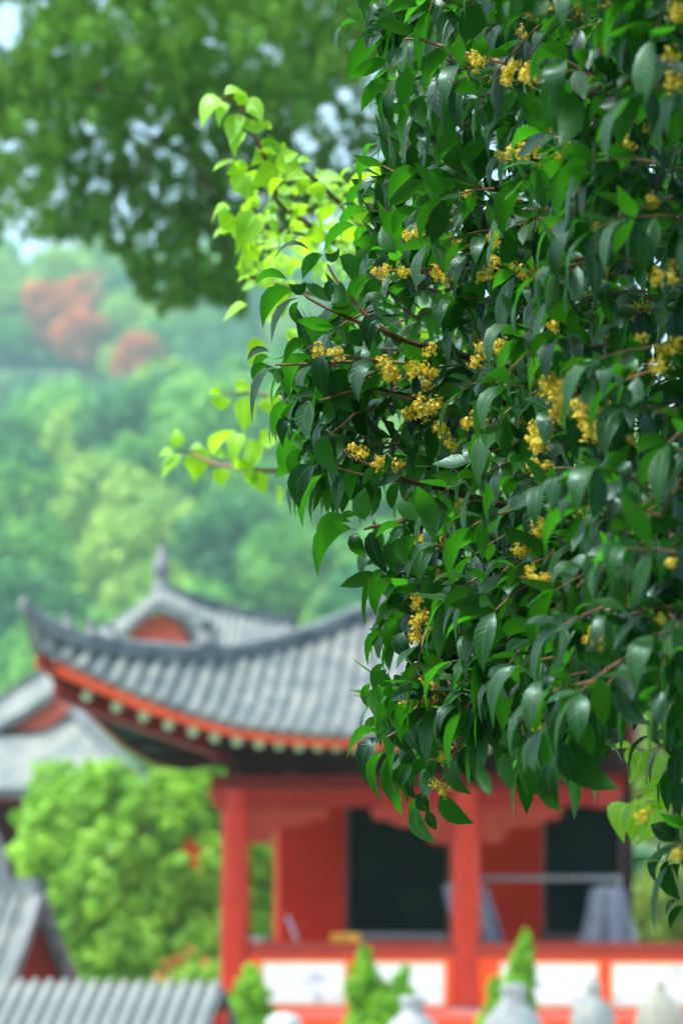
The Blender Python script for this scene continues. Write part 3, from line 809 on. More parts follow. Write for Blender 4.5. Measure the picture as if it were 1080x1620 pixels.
# clothes rack
ry = 0.9
ra, rz_ = LP(762, 1389, ry); rb_, _ = LP(982, 1389, ry)
t = thing('clothes_rack', 'grey metal clothes rail standing in the porch behind the right bay', 'clothes rack', WL((ra + rb_) / 2, ry, FLO), -TH)
h = rz_ - FLO; hw = (rb_ - ra) / 2
m = MB(); m.tube([(-hw - 0.14, 0, h), (hw, 0, h)], 0.036, 10); m.build('rail', M_metal, t, True)
for sx in (-hw - 0.12, hw - 0.03):
    m = MB(); m.tube([(sx, 0, 0), (sx, 0, h)], 0.022, 8); m.build('post', M_metal, t, True)
    m = MB(); m.tube([(sx, -0.25, 0.02), (sx, 0.25, 0.02)], 0.02, 8); m.build('foot', M_metal, t, True)
def robe(name, label, pts_l, pts_r, yl, seed):
    """hanging cloth, left and right outline in pixels from top to bottom"""
    n = len(pts_l); V = []; F = []; nu = 28; r_ = random.Random(seed); phs = [r_.uniform(0, 6) for _ in range(4)]
    rows = []
    for k in range(n):
        a = LP(*pts_l[k], yl); c = LP(*pts_r[k], yl); rows.append((a, c))
    org = ((rows[0][0][0] + rows[0][1][0]) / 2, yl, rows[0][0][1])
    t = thing(name, label, 'robe', WL(org[0], yl, org[2]), -TH, 'grey robes hung out in the porch')
    K = 12
    for side in (0, 1):
        for k in range(K + 1):
            f = k / K * (n - 1); i = min(int(f), n - 2); w_ = f - i
            xa = rows[i][0][0] * (1 - w_) + rows[i + 1][0][0] * w_; xb = rows[i][1][0] * (1 - w_) + rows[i + 1][1][0] * w_
            z = (rows[i][0][1] * (1 - w_) + rows[i + 1][0][1] * w_)
            am = 0.02 + 0.05 * k / K
            for j in range(nu + 1):
                u = j / nu; x = xa + (xb - xa) * u
                y = am * (math.sin(u * 17 + phs[0]) + 0.5 * math.sin(u * 31 + phs[1] + k * 0.15))
                e = 0.07 * math.sin(math.pi * u)
                V.append((x - org[0], y + (-e if side == 0 else e), z - org[2]))
    for s in (0, 1):
        o_ = s * (K + 1) * (nu + 1)
        for k in range(K):
            for j in range(nu):
                a = o_ + k * (nu + 1) + j; F.append((a, a + 1, a + nu + 2, a + nu + 1) if s else (a, a + nu + 1, a + nu + 2, a + 1))
    o_ = (K + 1) * (nu + 1)
    for k in range(K):
        for j in (0, nu):
            a = k * (nu + 1) + j; F.append((a, a + nu + 1, a + nu + 1 + o_, a + o_))
    obj('cloth_body', mesh_from('cloth_body', V, F, M_cloth, True), t)
    m = MB(); m.tube([(-0.05, 0, 0.0), (0, 0, 0.05), (0, 0, 0.09), (0.03, 0, 0.11)], 0.01, 6); m.build('hanger', M_metal, t, True)
    return t
robe('hanging_robe', 'grey robe hanging full length at the right end of the clothes rail', [(944, 1402), (932, 1408), (927, 1440), (920, 1470), (912, 1500)], [(972, 1402), (988, 1408), (993, 1440), (1002, 1470), (1012, 1500)], 0.86, 1)
robe('hanging_robe', 'blue grey robe hanging slanted just behind the middle red column', [(708, 1396), (699, 1404), (708, 1440), (728, 1470), (745, 1500)], [(758, 1400), (770, 1408), (782, 1440), (792, 1470), (800, 1500)], 0.8, 2)

# ================================================================== ROOF BEHIND (gable with finial)
def sheetpx(name, A, B, mat, parent, rows=0, rmat=None, rr_=0.07, sag=0.05, kind=None):
    """sloping tiled face between two edges given as (px, py, distance)"""
    m = sheet(name, [P(*a) for a in A], [P(*b_) for b_ in B], 6, sag, mat, parent, 0.12, rows, rr_)
    if m: m.build('tile_rows', rmat or M_tile2, parent, True, kind='stuff')
t = thing('gabled_temple_roof', 'grey temple roof with red gable and tall finial behind the front pavilion', 'temple hall')
Yg = 38.0
gm = [(198, 1032), (202, 1008), (215, 995), (228, 982), (248, 972), (268, 978), (283, 990), (295, 1008), (300, 1032)]
V = [P(x, y, Yg) for x, y in gm] + [P(x, y, Yg + 0.3) for x, y in gm]; n = len(gm)
F = [tuple(range(n)), tuple(range(n, 2 * n))[::-1]] + [(i, i + n, (i + 1) % n + n, (i + 1) % n) for i in range(n)]
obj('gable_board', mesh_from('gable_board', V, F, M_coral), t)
sheetpx('left_slope', [(140, 1022, 37), (176, 1026, 37), (208, 988, 37.4), (250, 955, 37.6)], [(160, 1000, 38.6), (190, 985, 38.6), (222, 962, 38.6), (254, 936, 38.6)], M_pan, t, 12, M_tile2)
sheetpx('right_slope', [(250, 955, 37.6), (292, 972, 37.6), (322, 1030, 37.4), (380, 1050, 37.2), (450, 1050, 37.2)], [(262, 936, 38.6), (295, 950, 38.8), (330, 964, 39), (390, 978, 39.3), (460, 992, 39.6)], M_pan, t, 18, M_tile2)
sheetpx('rear_slope', [(262, 936, 38.6), (330, 964, 39), (460, 992, 39.6)], [(230, 1040, 42), (330, 1060, 42), (460, 1060, 42)], M_pan, t)
m = MB(); m.band([P(256, 938, 38.6), P(290, 948, 38.7), P(330, 962, 39), (P(390, 977, 39.3)), P(460, 991, 39.6)], 0.12, 0.08, 0.14); m.build('right_ridge', M_ridge, t)
m = MB(); m.band([P(256, 938, 38.6), P(222, 964, 38.6), P(190, 986, 38.6), P(160, 1000, 38.6)], 0.1, 0.05, 0.1); m.build('left_ridge', M_ornam, t)
q = P(256, 950, 38.6)
m = MB(); k = 38.6 / FPX
m.lathe([(22 * k, 0), (16 * k, 10 * k), (13 * k, 26 * k), (12 * k, 34 * k), (7 * k, 36 * k), (12 * k, 40 * k), (15 * k, 48 * k), (12 * k, 60 * k), (8 * k, 72 * k), (5 * k, 82 * k), (1 * k, 94 * k)], 0, 0, 16)
o = m.build('finial', M_ornam, t, True); o.location = q
m = MB(); m.box(q.x + 0.15, q.x + 2.3, 40.0, 42, 0, P(0, 1062, 38.8).z); m.build('wall', M_redw, t)
for (px, py) in ((216, 1024), (262, 1028)):
    m = MB(); a = P(px, py, Yg - 0.05); m.lathe([(0.12, 0), (0.08, 0.1), (0.03, 0.25)], a.x, a.y, 8); o = m.build('gable_ornament', M_ornam, t, True); o.location = (0, 0, a.z - 0.1)

# ================================================================== LEFT REAR HALL
t = thing('side_hall', 'grey roofed side hall with bright coral gable at the left edge behind the round tree', 'temple hall')
sheetpx('upper_slope', [(-80, 1178, 39.6), (0, 1150, 39.6), (40, 1128, 39.6), (92, 1092, 39.6)], [(-80, 1160, 41), (0, 1118, 41), (35, 1092, 41), (78, 1068, 41)], M_pan, t, 16, M_tile2, 0.06)
m = MB(); m.band([P(-80, 1158, 41), P(0, 1117, 41), P(35, 1091, 41), P(88, 1062, 41)], 0.13, 0.06, 0.14); m.build('upper_ridge', M_ridge, t)
gm = [(-80, 1195), (0, 1152), (45, 1125), (92, 1092), (113, 1112), (108, 1130), (66, 1160), (-80, 1165)]
gm = [(-60, 1165), (0, 1148), (45, 1124), (90, 1093), (113, 1112), (108, 1128), (60, 1162)]
V = [P(x, y, 39.9) for x, y in gm] + [P(x, y, 40.2) for x, y in gm]; n = len(gm)
F = [tuple(range(n)), tuple(range(n, 2 * n))[::-1]] + [(i, i + n, (i + 1) % n + n, (i + 1) % n) for i in range(n)]
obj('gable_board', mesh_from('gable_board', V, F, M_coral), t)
sheetpx('lower_slope', [(-80, 1255, 37.4), (0, 1252, 37.4), (100, 1252, 37.4), (230, 1250, 37.4)], [(-80, 1160, 40), (0, 1158, 40), (66, 1158, 40), (135, 1122, 40)], M_pan, t, 26, M_tile2, 0.07)
m = MB(); m.band([P(112, 1120, 40), P(180, 1190, 38.6), P(228, 1238, 37.4)], 0.1, 0.05, 0.05); m.build('lower_ridge', M_ridge, t)
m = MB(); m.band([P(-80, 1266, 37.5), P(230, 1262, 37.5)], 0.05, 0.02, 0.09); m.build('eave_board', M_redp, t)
m = MB()
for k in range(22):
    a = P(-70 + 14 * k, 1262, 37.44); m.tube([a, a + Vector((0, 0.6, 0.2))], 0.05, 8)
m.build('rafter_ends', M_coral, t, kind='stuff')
a = P(-80, 1270, 38.6); c = P(215, 1270, 38.6)
m = MB(); m.box(a.x, c.x, 38.6, 43, 0, a.z + 0.1); m.build('wall', M_dark, t)

# ================================================================== LOW GABLED HOUSE, lower left
t = thing('gabled_gatehouse', 'small grey tiled house showing its dark red gable at the lower left edge', 'gatehouse')
Fp = P(0, 1560, 25.0); Rp = P(118, 1560, 27.4); Ap = P(50, 1412, 26.2)
Fg = P(-22, 1600, 24.7); Rg = P(128, 1600, 27.7)
ld = Vector((-0.94, 0.34, 0)) * 5
V = [Fg, Rg, Ap, Fg + ld * 0.98, Rg + ld * 0.98, Ap + ld * 0.98]
V = [v - Vector((0, 0, 0.16)) for v in V]
base = [Vector((v.x, v.y, 0)) for v in (V[0], V[1], V[4], V[3])]
V = V + base
F = [(0, 1, 2), (3, 5, 4), (0, 6, 7, 1), (1, 7, 8, 4), (4, 8, 9, 3), (3, 9, 6, 0)]
obj('wall', mesh_from('wall', V, F, M_redd), t)
gout = Vector((0.94, -0.34, 0)) * 0.10
def gs(name, low, rows):
    lo = [low + gout, low + gout * 0.2 + ld * 0.25, low + ld * 0.5, low + ld]
    hi = [Ap + gout, Ap + gout * 0.2 + ld * 0.25, Ap + ld * 0.5, Ap + ld]
    m = sheet(name, lo, hi, 6, 0.08, M_pan, t, 0.10, rows, 0.06)
    m.build('tile_rows', M_tile, t, True, kind='stuff')
gs('front_slope', Fg, 24); gs('rear_slope', Rg, 24)
m = MB(); m.band([Ap + gout * 1.1, Ap + ld * 0.4, Ap + ld], 0.11, 0.05, 0.16); m.build('roof_ridge', M_ridge, t)
m = MB(); m.band([Fg + gout, Fg.lerp(Ap, 0.5) + gout - Vector((0, 0, 0.08)), Ap + gout, Rg.lerp(Ap, 0.5) + gout - Vector((0, 0, 0.08)), Rg + gout], 0.05, 0.14, 0.06); m.build('barge_board', M_ridge, t)
a = P(-2, 1400, 26.6)
m = MB(); m.prism([(a.x - 0.2, a.z - 0.1), (a.x + 0.16, a.z - 0.1), (a.x + 0.1, a.z + 0.25), (a.x - 0.02, a.z + 0.6), (a.x - 0.2, a.z + 0.72)], a.y - 0.1, a.y + 0.1); m.build('ridge_ornament', M_ornam, t)

# ================================================================== TILED WALL, bottom left
TW = R(10); c0 = P(170, 1557, 19.0)
t = thing('tiled_wall', 'low courtyard wall capped with ribbed grey tiles along the bottom left', 'wall', (c0.x, c0.y, 0), -TW)
ht = c0.z
xA, xB = -1.25, 0.93
m = MB(); m.box(xA, xB, -0.14, 0.2, 0, ht - 0.2); m.build('wall_body', M_redw, t)
m = MB(); m.prism([(0, 0), (0, 0)], 0, 0) if False else None
dp = 0.62; dz = 0.38
V = [(xA, -dp, ht - dz), (xB, -dp, ht - dz), (xB, 0, ht), (xA, 0, ht), (xB, dp, ht - dz), (xA, dp, ht - dz)]
V += [(a_, b__, c_ - 0.06) for a_, b__, c_ in V]
F = [(0, 1, 2, 3), (3, 2, 4, 5), (7, 6, 9, 8), (8, 9, 11, 10), (0, 6, 7, 1), (5, 4, 10, 11), (1, 7, 8, 2), (2, 8, 10, 4), (0, 3, 9, 6), (3, 5, 11, 9)]
obj('pan_tiles', mesh_from('pan_tiles', V, F, M_pan), t)
nr = 18
proto = None
for i in range(nr):
    x = xA + (i + 0.5) * (xB - xA) / nr
    for sg in (-1, 1):
        if proto is None:
            V = []; F = []
            for k in range(6):
                u = k / 5
                for a_ in (0, 36, 72, 108, 144, 180): V.append((0.038 * math.cos(R(a_)), -dp * 1.01 * (1 - u), -dz * 1.01 * (1 - u) + 0.045 * math.sin(R(a_)) + (0.004 if k % 2 else 0)))
            for k in range(5):
                for j in range(5): a_ = k * 6 + j; F.append((a_, a_ + 6, a_ + 7, a_ + 1))
            F.append((0, 1, 2, 3, 4, 5)); F.append((30, 31, 32, 33, 34, 35))
            proto = mesh_from('tile_row', V, F, M_tile2, True)
        o = obj('tile_row', proto, t); o.location = (x, 0, ht); o.rotation_euler = (0, 0, 0 if sg < 0 else math.pi)

# ================================================================== STONE POSTS, bottom
def post(px, prof, mat, label, Y=20.0):
    q = P(px, 1600, Y); k = Y / FPX
    t = thing('stone_post', label, 'stone post', (q.x, Y, 0), 0, 'stone balustrade posts along the bottom of the view')
    pr = [(w_ / 2 * k, CZ + (HOR - y) * k) for w_, y in prof]
    m = MB(); m.lathe(pr, 0, 0, 24); m.build('finial', mat, t, True)
    zb = pr[0][1]; m = MB(); m.box(-0.15, 0.15, -0.15, 0.15, 0, zb - 0.002); m.build('shaft', mat, t)
post(449, [(40, 1660), (56, 1640), (60, 1625), (54, 1612), (36, 1605), (6, 1602)], M_white, 'low white domed stone post in front of the left painted panel', 20)
post(652, [(50, 1690), (92, 1660), (88, 1632), (66, 1615), (44, 1606), (34, 1600), (33, 1590), (41, 1586), (42, 1580), (34, 1576), (4, 1575)], M_white, 'white stone post with square shouldered cap right of the twin topped conifer', 20)
post(811, [(60, 1690), (104, 1660), (98, 1625), (78, 1606), (52, 1592), (38, 1583), (36, 1572), (42, 1568), (42, 1561), (30, 1556), (4, 1555)], M_white, 'largest bright white stone post in front of the leaning conifer', 20)
post(937, [(40, 1690), (70, 1660), (74, 1625), (66, 1600), (46, 1588), (28, 1578), (22, 1570), (28, 1564), (24, 1556), (12, 1550), (3, 1546)], M_grey, 'darker grey stone post between the white post and the beige post', 20)
post(1043, [(40, 1690), (72, 1660), (80, 1622), (70, 1598), (44, 1580), (22, 1570), (18, 1562), (22, 1558), (14, 1552), (3, 1549)], M_beige, 'beige weathered stone post nearest the right edge of the view', 20)
m = MB(); q0 = P(430, 1600, 20.0); q1 = P(1120, 1600, 20.0)
t = thing('stone_rail', 'white stone rail running between the row of stone posts', 'railing', (0, 20, 0))
m.box(q0.x, q1.x, -0.07, 0.07, 0.95, 1.07); m.build('handrail', M_white, t)
m = MB(); m.box(q0.x, q1.x, -0.05, 0.05, 0.0, 0.945); m.build('stone_slab', M_white, t)

# ================================================================== SMALL CONIFERS
def conifer(label, spires, Y, seed):
    k = Y / FPX
    q = P(spires[0][0], 1700, Y)
    t = thing('small_conifer', label, 'conifer', (q.x, Y, 0), 0, 'small conifers clipped in front of the balustrade')
    cl = []; r_ = random.Random(seed)
    for (tx, ty, bx_, by_, w_) in spires:
        n_ = 16
        for i in range(n_):
            u = (i + 0.5) / n_
            px = tx + (bx_ - tx) * u; py = ty + (by_ - ty) * u
            rad = (0.16 + 0.95 * u ** 0.8) * w_ / 2
            for j in range(1 + int(3 * u)):
                a = P(px + r_.uniform(-0.5, 0.5) * rad, py, Y)
                cl.append(((a.x - q.x, r_.uniform(-0.5, 0.5) * rad * k, a.z), rad * k * r_.uniform(0.55, 0.8) + 0.02, r_.uniform(0.2, 0.9)))
    me = clump_cloud(cl, 1100, 0.03, M_thuja, 'crown'); obj('crown', me, t)
    m = MB(); m.tube([(0, 0, 0), (0, 0, 1.2)], [0.05, 0.03], 8); m.build('trunk', M_bark, t, True)
conifer('low spreading conifer at the foot of the left red column', [(402, 1532, 400, 1720, 120), (372, 1568, 385, 1700, 80)], 23, 1)
conifer('twin topped bright green conifer before the second painted panel', [(572, 1498, 585, 1680, 96), (640, 1530, 618, 1680, 76), (603, 1560, 602, 1700, 120)], 23, 2)
conifer('tall leaning conifer with a pointed top before the right painted panels', [(834, 1474, 806, 1610, 62), (818, 1540, 795, 1700, 104), (782, 1545, 785, 1690, 56)], 23, 3)

# ================================================================== ROUND TREE, middle left
t = thing('camphor_tree', 'large round bright green tree filling the space left of the pavilion', 'tree')
Yb = 36.0; k = Yb / FPX
cl = []; r_ = random.Random(3)
bpoly = [(25, 1330), (40, 1270), (90, 1225), (160, 1215), (215, 1195), (300, 1200), (360, 1215), (410, 1240), (440, 1290), (445, 1560), (120, 1575), (60, 1450), (15, 1390)]
spots = []
tries = 0
while len(spots) < 120 and tries < 5000:
    tries += 1
    x = r_.uniform(20, 445); y = r_.uniform(1200, 1560)
    if not inpoly(x, y, bpoly): continue
    if any((x - a) ** 2 + (y - c) ** 2 < 21 ** 2 for a, c in spots): continue
    spots.append((x, y))
cc = P(235, 1400, Yb)
for x, y in spots:
    a = P(x, y, Yb); dd = max(0, 1 - ((x - 235) / 230) ** 2 - ((y - 1400) / 230) ** 2)
    rad = r_.uniform(16, 34) * k
    cl.append(((a.x, Yb - 1.5 * math.sqrt(dd) + r_.uniform(-0.2, 0.2) + 1.0, a.z), rad, r_.uniform(0.25, 0.95)))
for i in range(30):
    x = r_.uniform(60, 420); y = r_.uniform(1240, 1540); a = P(x, y, Yb + 1.6)
    cl.append(((a.x, a.y, a.z), 45 * k, 0.4))
for c_, rad, tn in list(cl[:len(spots)]):
    for q_ in range(3):
        a_ = r_.uniform(0, 6.28); cl.append(((c_[0] + rad * 0.9 * math.cos(a_), c_[1] - rad * r_.uniform(0.1, 0.6), c_[2] + rad * 0.9 * math.sin(a_)), rad * r_.uniform(0.25, 0.5), min(1, max(0, tn + r_.uniform(-0.3, 0.3)))))
obj('crown', clump_cloud(cl, 400, 0.055, M_bush, 'crown', shell=0.6), t)
m = MB(); q = P(300, 1560, Yb + 1)
m.tube([(q.x, q.y, 0), (q.x + 0.1, q.y, 1.2), (q.x - 0.2, q.y, 2.4)], [0.22, 0.17, 0.1], 10)
m.tube([(q.x + 0.05, q.y, 1.0), (q.x - 1.0, q.y - 0.3, 2.2)], [0.12, 0.05], 8); m.build('trunk', M_bark, t, True)
# red flowered shrub under it
t = thing('red_leaved_shrub', 'small shrub with red young leaves under the round tree beside the left column', 'shrub')
cl = []
for x, y, w_ in ((265, 1525, 10), (285, 1518, 12), (272, 1545, 10), (250, 1545, 9), (322, 1520, 9), (300, 1500, 8)):
    a = P(x, y, 33.2); cl.append(((a.x, a.y, a.z), w_ * 33 / FPX, r_.uniform(0.2, 0.9)))
obj('red_leaves', clump_cloud(cl, 230, 0.03, M_red, 'red_leaves'), t)
cl = []
for x, y, w_ in ((300, 1560, 36), (340, 1545, 30), (260, 1575, 30), (330, 1580, 40)):
    a = P(x, y, 33.6); cl.append(((a.x, a.y, a.z), w_ * 33 / FPX, r_.uniform(0.2, 0.6)))
obj('green_leaves', clump_cloud(cl, 420, 0.045, M_bush, 'green_leaves'), t)
m = MB(); q = P(290, 1580, 33.6); m.tube([(q.x, q.y, 0), (q.x, q.y, q.z)], [0.05, 0.03], 6); m.build('stem', M_bark, t, True)

# trees to the right of the pavilion
def rtree(label, px, py, rpx, Y, mat, seed, name='courtyard_tree'):
    k = Y / FPX; r0 = rpx * k
    t = make_tree(name, label, 'tree', mat, r0, r0 * 1.15, seed, 30, 0.06, 26, trunk_h=1.0)
    q = P(px, py, Y); t.location = (q.x, Y, q.z - 1.0 - r0 * 0.92)
    m = MB(); m.tube([(0, 0, -(q.z - 1.0 - r0 * 0.92)), (0, 0, -0.4)], [0.2, 0.18], 8); m.build('trunk', M_bark, t, True)
rtree('yellow green tree seen between the pavilion and the right edge', 1075, 1230, 110, 44, M_olive, 5)
rtree('yellow green tree low behind the right end of the balustrade', 1065, 1440, 80, 38, M_olive, 6)
rtree('dark leaved tree closing the view behind the hanging robe', 1010, 1400, 60, 42, M_hilld, 7)

# ================================================================== CYPRESS overhead, upper left
t = thing('cypress_tree', 'big dark cypress whose blurred branches hang across the upper left', 'tree')
Yc = 17.0; k = Yc / FPX
def dens(x, y):
    """how full the foliage is at a pixel"""
    bot = np.interp(x, [-60, 0, 60, 120, 180, 215, 260, 330, 380, 430, 500, 600, 700], [375, 380, 372, 375, 392, 455, 495, 470, 492, 400, 330, 300, 330])
    if y > bot: return 0
    v = 1.0
    for hx, hy, rx, ry, s in ((4, 20, 32, 52, 5.0), (8, 225, 18, 24, 1.0), (135, 215, 36, 30, 0.55), (105, 80, 10, 10, .5), (235, 205, 24, 26, 1.15), (290, 235, 44, 20, 0.6), (185, 285, 18, 20, 0.5), (110, 320, 30, 30, 0.3),
                             (385, 95, 28, 36, 0.75), (520, 150, 46, 56, 0.9), (560, 210, 60, 60, 0.95), (600, 120, 60, 70, 0.8), (640, 200, 60, 90, 0.9), (480, 215, 24, 40, 0.7), (560, 40, 16, 20, 0.6), (452, 8, 12, 10, .8), (170, 110, 16, 12, .5), (40, 350, 16, 24, 0.7), (150, 350, 22, 26, 0.6), (660, 100, 40, 60, .6)):
        v -= 0.56 * s * math.exp(-(((x - hx) / rx) ** 2 + ((y - hy) / ry) ** 2) * 1.1)
    return max(0, v)
cl = []; r_ = random.Random(9)
tries = 0
while len(cl) < 3300 and tries < 40000:
    tries += 1
    x = r_.uniform(-80, 700); y = r_.uniform(-120, 495)
    dn = dens(x, max(y, 0)) if y > 0 else 1
    if r_.random() > dn ** 1.3: continue
    up = 1 - min(1, max(0, (y - 30) / 260))  # lighter tint higher up carries the sunlight on the top foliage
    Yl = Yc + r_.uniform(-1.6, 1.6) + (0.5 if y > 200 else 0)
    a = P(x, y, Yl)
    rad = r_.uniform(5, 16) * k * (1.2 if y < 180 else 0.95)
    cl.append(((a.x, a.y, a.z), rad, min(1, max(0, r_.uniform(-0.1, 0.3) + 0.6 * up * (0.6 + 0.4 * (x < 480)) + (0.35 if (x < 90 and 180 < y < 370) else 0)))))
for i in range(520):
    x = r_.uniform(440, 720); y = r_.uniform(60, 390)
    if r_.random() < 0.35 * dens(x, y): continue
    a = P(x, y, Yc + r_.uniform(0.5, 3)); cl.append(((a.x, a.y, a.z), r_.uniform(3, 7.5) * k, r_.uniform(0, 0.6)))
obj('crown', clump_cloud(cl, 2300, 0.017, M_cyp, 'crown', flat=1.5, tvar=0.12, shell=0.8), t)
m = MB()
tx = P(1430, 0, 18).x
m.tube([(tx, 18, 0), (tx + 0.05, 18, 5), (tx - 0.1, 18, 12)], [0.34, 0.28, 0.14], 12); m.build('trunk', M_bark, t, True)
for pts, r0 in (([(1400, 200, 18), (600, 60, 17.6), (420, 20, 17.2), (200, -20, 17)], 0.10), ([(1400, 420, 18), (600, 330, 17.6), (420, 300, 17.3), (280, 240, 17), (215, 205, 17)], 0.07),
                ([(1400, 150, 18), (560, 90, 18), (380, 150, 17.5), (300, 160, 17.3), (120, 130, 17), (20, 110, 17)], 0.09), ([(300, 160, 17.3), (240, 230, 17.2), (225, 300, 17.1)], 0.04),
                ([(300, 240, 17.2), (330, 300, 17.2), (340, 400, 17.2)], 0.035), ([(1400, 300, 18.4), (560, 190, 18.4), (480, 120, 18)], 0.05), ([(560, 190, 18.4), (600, 260, 18.2)], 0.03)):
    m = MB(); n = len(pts); m.tube([P(*p) for p in pts], [r0 * (1 - 0.75 * i / (n - 1)) for i in range(n)], 8); m.build('branch', M_bark, t, True)

# ================================================================== YOUNG LIME-LEAVED TREE behind the osmanthus
t = thing('lime_leaved_tree', 'young tree with glowing yellow green leaves behind the osmanthus edge', 'tree')
LS = LeafSet(t, M_lime)
tr_l = [((283, 712), (281, 695), (279, 677), 20), ((277, 713), (264, 716), (251, 723), 12), ((290, 717), (272, 735), (256, 760), 19), ((297, 716), (310, 730), (307, 762), 38),
        ((333, 722), (345, 698), (374, 680), 13), ((388, 684), (374, 705), (370, 737), 24), ((395, 688), (396, 718), (383, 757), 26), ((408, 702), (426, 694), (446, 688), 26),
        ((353, 738), (350, 752), (354, 768), 24), ((415, 742), (412, 760), (421, 782), 24), ((436, 762), (440, 782), (440, 802), 10), ((352, 624), (342, 618), (330, 622), 10),
        ((352, 626), (350, 636), (350, 650), 26), ((384, 622), (386, 650), (384, 684), 30), ((370, 622), (384, 612), (398, 620), 18), ((424, 625), (428, 640), (432, 658), 30),
        ((300, 712), (312, 708), (322, 716), 10), ((340, 728), (350, 718), (362, 726), 14), ((366, 742), (384, 736), (400, 744), 14), ((392, 744), (398, 756), (396, 768), 18),
        ((351, 155), (334, 168), (319, 206), 28), ((352, 150), (368, 146), (388, 152), 16), ((366, 156), (382, 156), (394, 170), 20), ((368, 164), (352, 176), (347, 200), 18),
        ((378, 176), (372, 200), (365, 232), 28), ((385, 170), (402, 172), (415, 200), 26), ((400, 186), (398, 200), (385, 206), 30), ((412, 196), (422, 198), (430, 208), 12),
        ((395, 210), (375, 220), (372, 250), 24), ((424, 212), (420, 235), (398, 258), 30), ((430, 214), (428, 232), (434, 248), 24), ((376, 255), (356, 260), (338, 275), 12),
        ((398, 262), (376, 268), (358, 278), 14), ((437, 255), (418, 248), (396, 262), 16), ((442, 262), (424, 276), (394, 296), 30), ((450, 246), (446, 236), (450, 224), 18), ((446, 250), (458, 248), (473, 245), 18),
        ((470, 262), (482, 252), (496, 254), 12), ((480, 268), (468, 272), (450, 290), 36), ((385, 270), (378, 290), (368, 305), 30), ((368, 338), (350, 330), (334, 352), 14), ((372, 342), (362, 350), (352, 370), 34), ((380, 350), (392, 352), (415, 360), 34),
        ((370, 365), (352, 368), (338, 380), 12), ((405, 340), (395, 356), (372, 400), 40), ((408, 392), (396, 400), (374, 430), 20), ((380, 412), (386, 422), (378, 436), 26), ((410, 430), (392, 436), (376, 448), 12),
        ((500, 290), (520, 283), (545, 290), 22), ((525, 300), (545, 296), (565, 285), 14), ((545, 300), (575, 290), (620, 275), 10), ((548, 318), (580, 318), (605, 332), 20), ((560, 320), (575, 340), (600, 352), 26), ((400, 318), (392, 300), (400, 290), 20),
        ((408, 455), (420, 440), (430, 420), 26), ((392, 480), (375, 490), (352, 510), 16), ((420, 540), (405, 552), (396, 580), 24), ((410, 470), (428, 490), (422, 512), 26), ((500, 500), (510, 520), (500, 545), 32), ((470, 520), (462, 530), (460, 545), 16)]
for b_, m_, t_, w_ in tr_l:
    Y = 6.9 if (b_[1] > 600) else 5.3
    if b_[0] > 340 and b_[1] > 600: Y = 6.4
    LS.add(traced(b_, m_, t_, w_ * 1.22, Y, None, 0.66, PROF_B, 0.25), random.uniform(0.45, 1.0), 10)
lpoly = [(390, 270), (440, 262), (500, 275), (560, 300), (640, 300), (680, 420), (560, 480), (500, 440), (430, 470), (395, 440), (370, 380), (400, 330)]
r_ = random.Random(21); npl = 0
while npl < 330:
    x = r_.uniform(365, 760); y = r_.uniform(255, 640)
    if not (inpoly(x, y, lpoly) or (x > 560 and y < 620 and r_.random() < 0.5)): continue
    Y = r_.uniform(5.2, 6.6); bb = P(x, y, Y)
    d0 = Vector((r_.uniform(-1, 0.6), r_.uniform(-0.8, 0.6), r_.uniform(-0.3, 0.5)))
    LS.add(free_leaf(bb, d0, r_.uniform(0.048, 0.076), r_.uniform(0.031, 0.046), r_.uniform(0.1, 1.0), PROF_B), r_.uniform(0, 0.85), 9 if x < 620 else 1)
    npl += 1
LS.finish()
def twig(parent, pts, r0, r1, mat=M_twig, name='branch', n=6):
    m = MB(); q = len(pts)
    m.tube([P(*p) if isinstance(p, tuple) else p for p in pts], [r0 + (r1 - r0) * i / (q - 1) for i in range(q)], n)
    return m.build(name, mat, parent, True)
twig(t, [(760, 520, 6.2), (640, 430, 5.8), (560, 345, 5.5), (500, 285, 5.4), (470, 262, 5.3)], 0.012, 0.003)
twig(t, [(640, 430, 5.8), (520, 380, 5.6), (440, 320, 5.4), (420, 250, 5.3), (395, 200, 5.3), (370, 158, 5.3), (350, 153, 5.3)], 0.009, 0.002)
twig(t, [(520, 380, 5.6), (430, 360, 5.4), (372, 342, 5.3)], 0.005, 0.002)
twig(t, [(700, 560, 6.2), (560, 480, 5.7), (470, 460, 5.5), (400, 440, 5.3), (380, 412, 5.3)], 0.008, 0.002)
twig(t, [(760, 700, 6.8), (560, 735, 6.7), (440, 745, 6.6), (380, 742, 6.5), (335, 732, 6.8), (300, 716, 6.9), (280, 712, 6.9)], 0.010, 0.003)
twig(t, [(640, 640, 6.5), (480, 640, 6.4), (400, 622, 6.4), (352, 624, 6.4)], 0.007, 0.002)
g0 = P(1180, 900, 6.5)
twig(t, [Vector((g0.x + 0.1, 6.5, 1.0)), Vector((g0.x, 6.5, 2.2)), P(1120, 860, 6.4), P(900, 700, 6.3), P(760, 520, 6.2)], 0.05, 0.012, M_bark, 'trunk', 8)
twig(t, [P(900, 700, 6.3), P(830, 705, 6.6), P(760, 700, 6.8)], 0.02, 0.010)
twig(t, [P(900, 700, 6.3), P(740, 650, 6.5), P(640, 640, 6.5)], 0.015, 0.007)
twig(t, [P(860, 670, 6.3), P(760, 600, 6.2), P(700, 560, 6.2)], 0.015, 0.008)

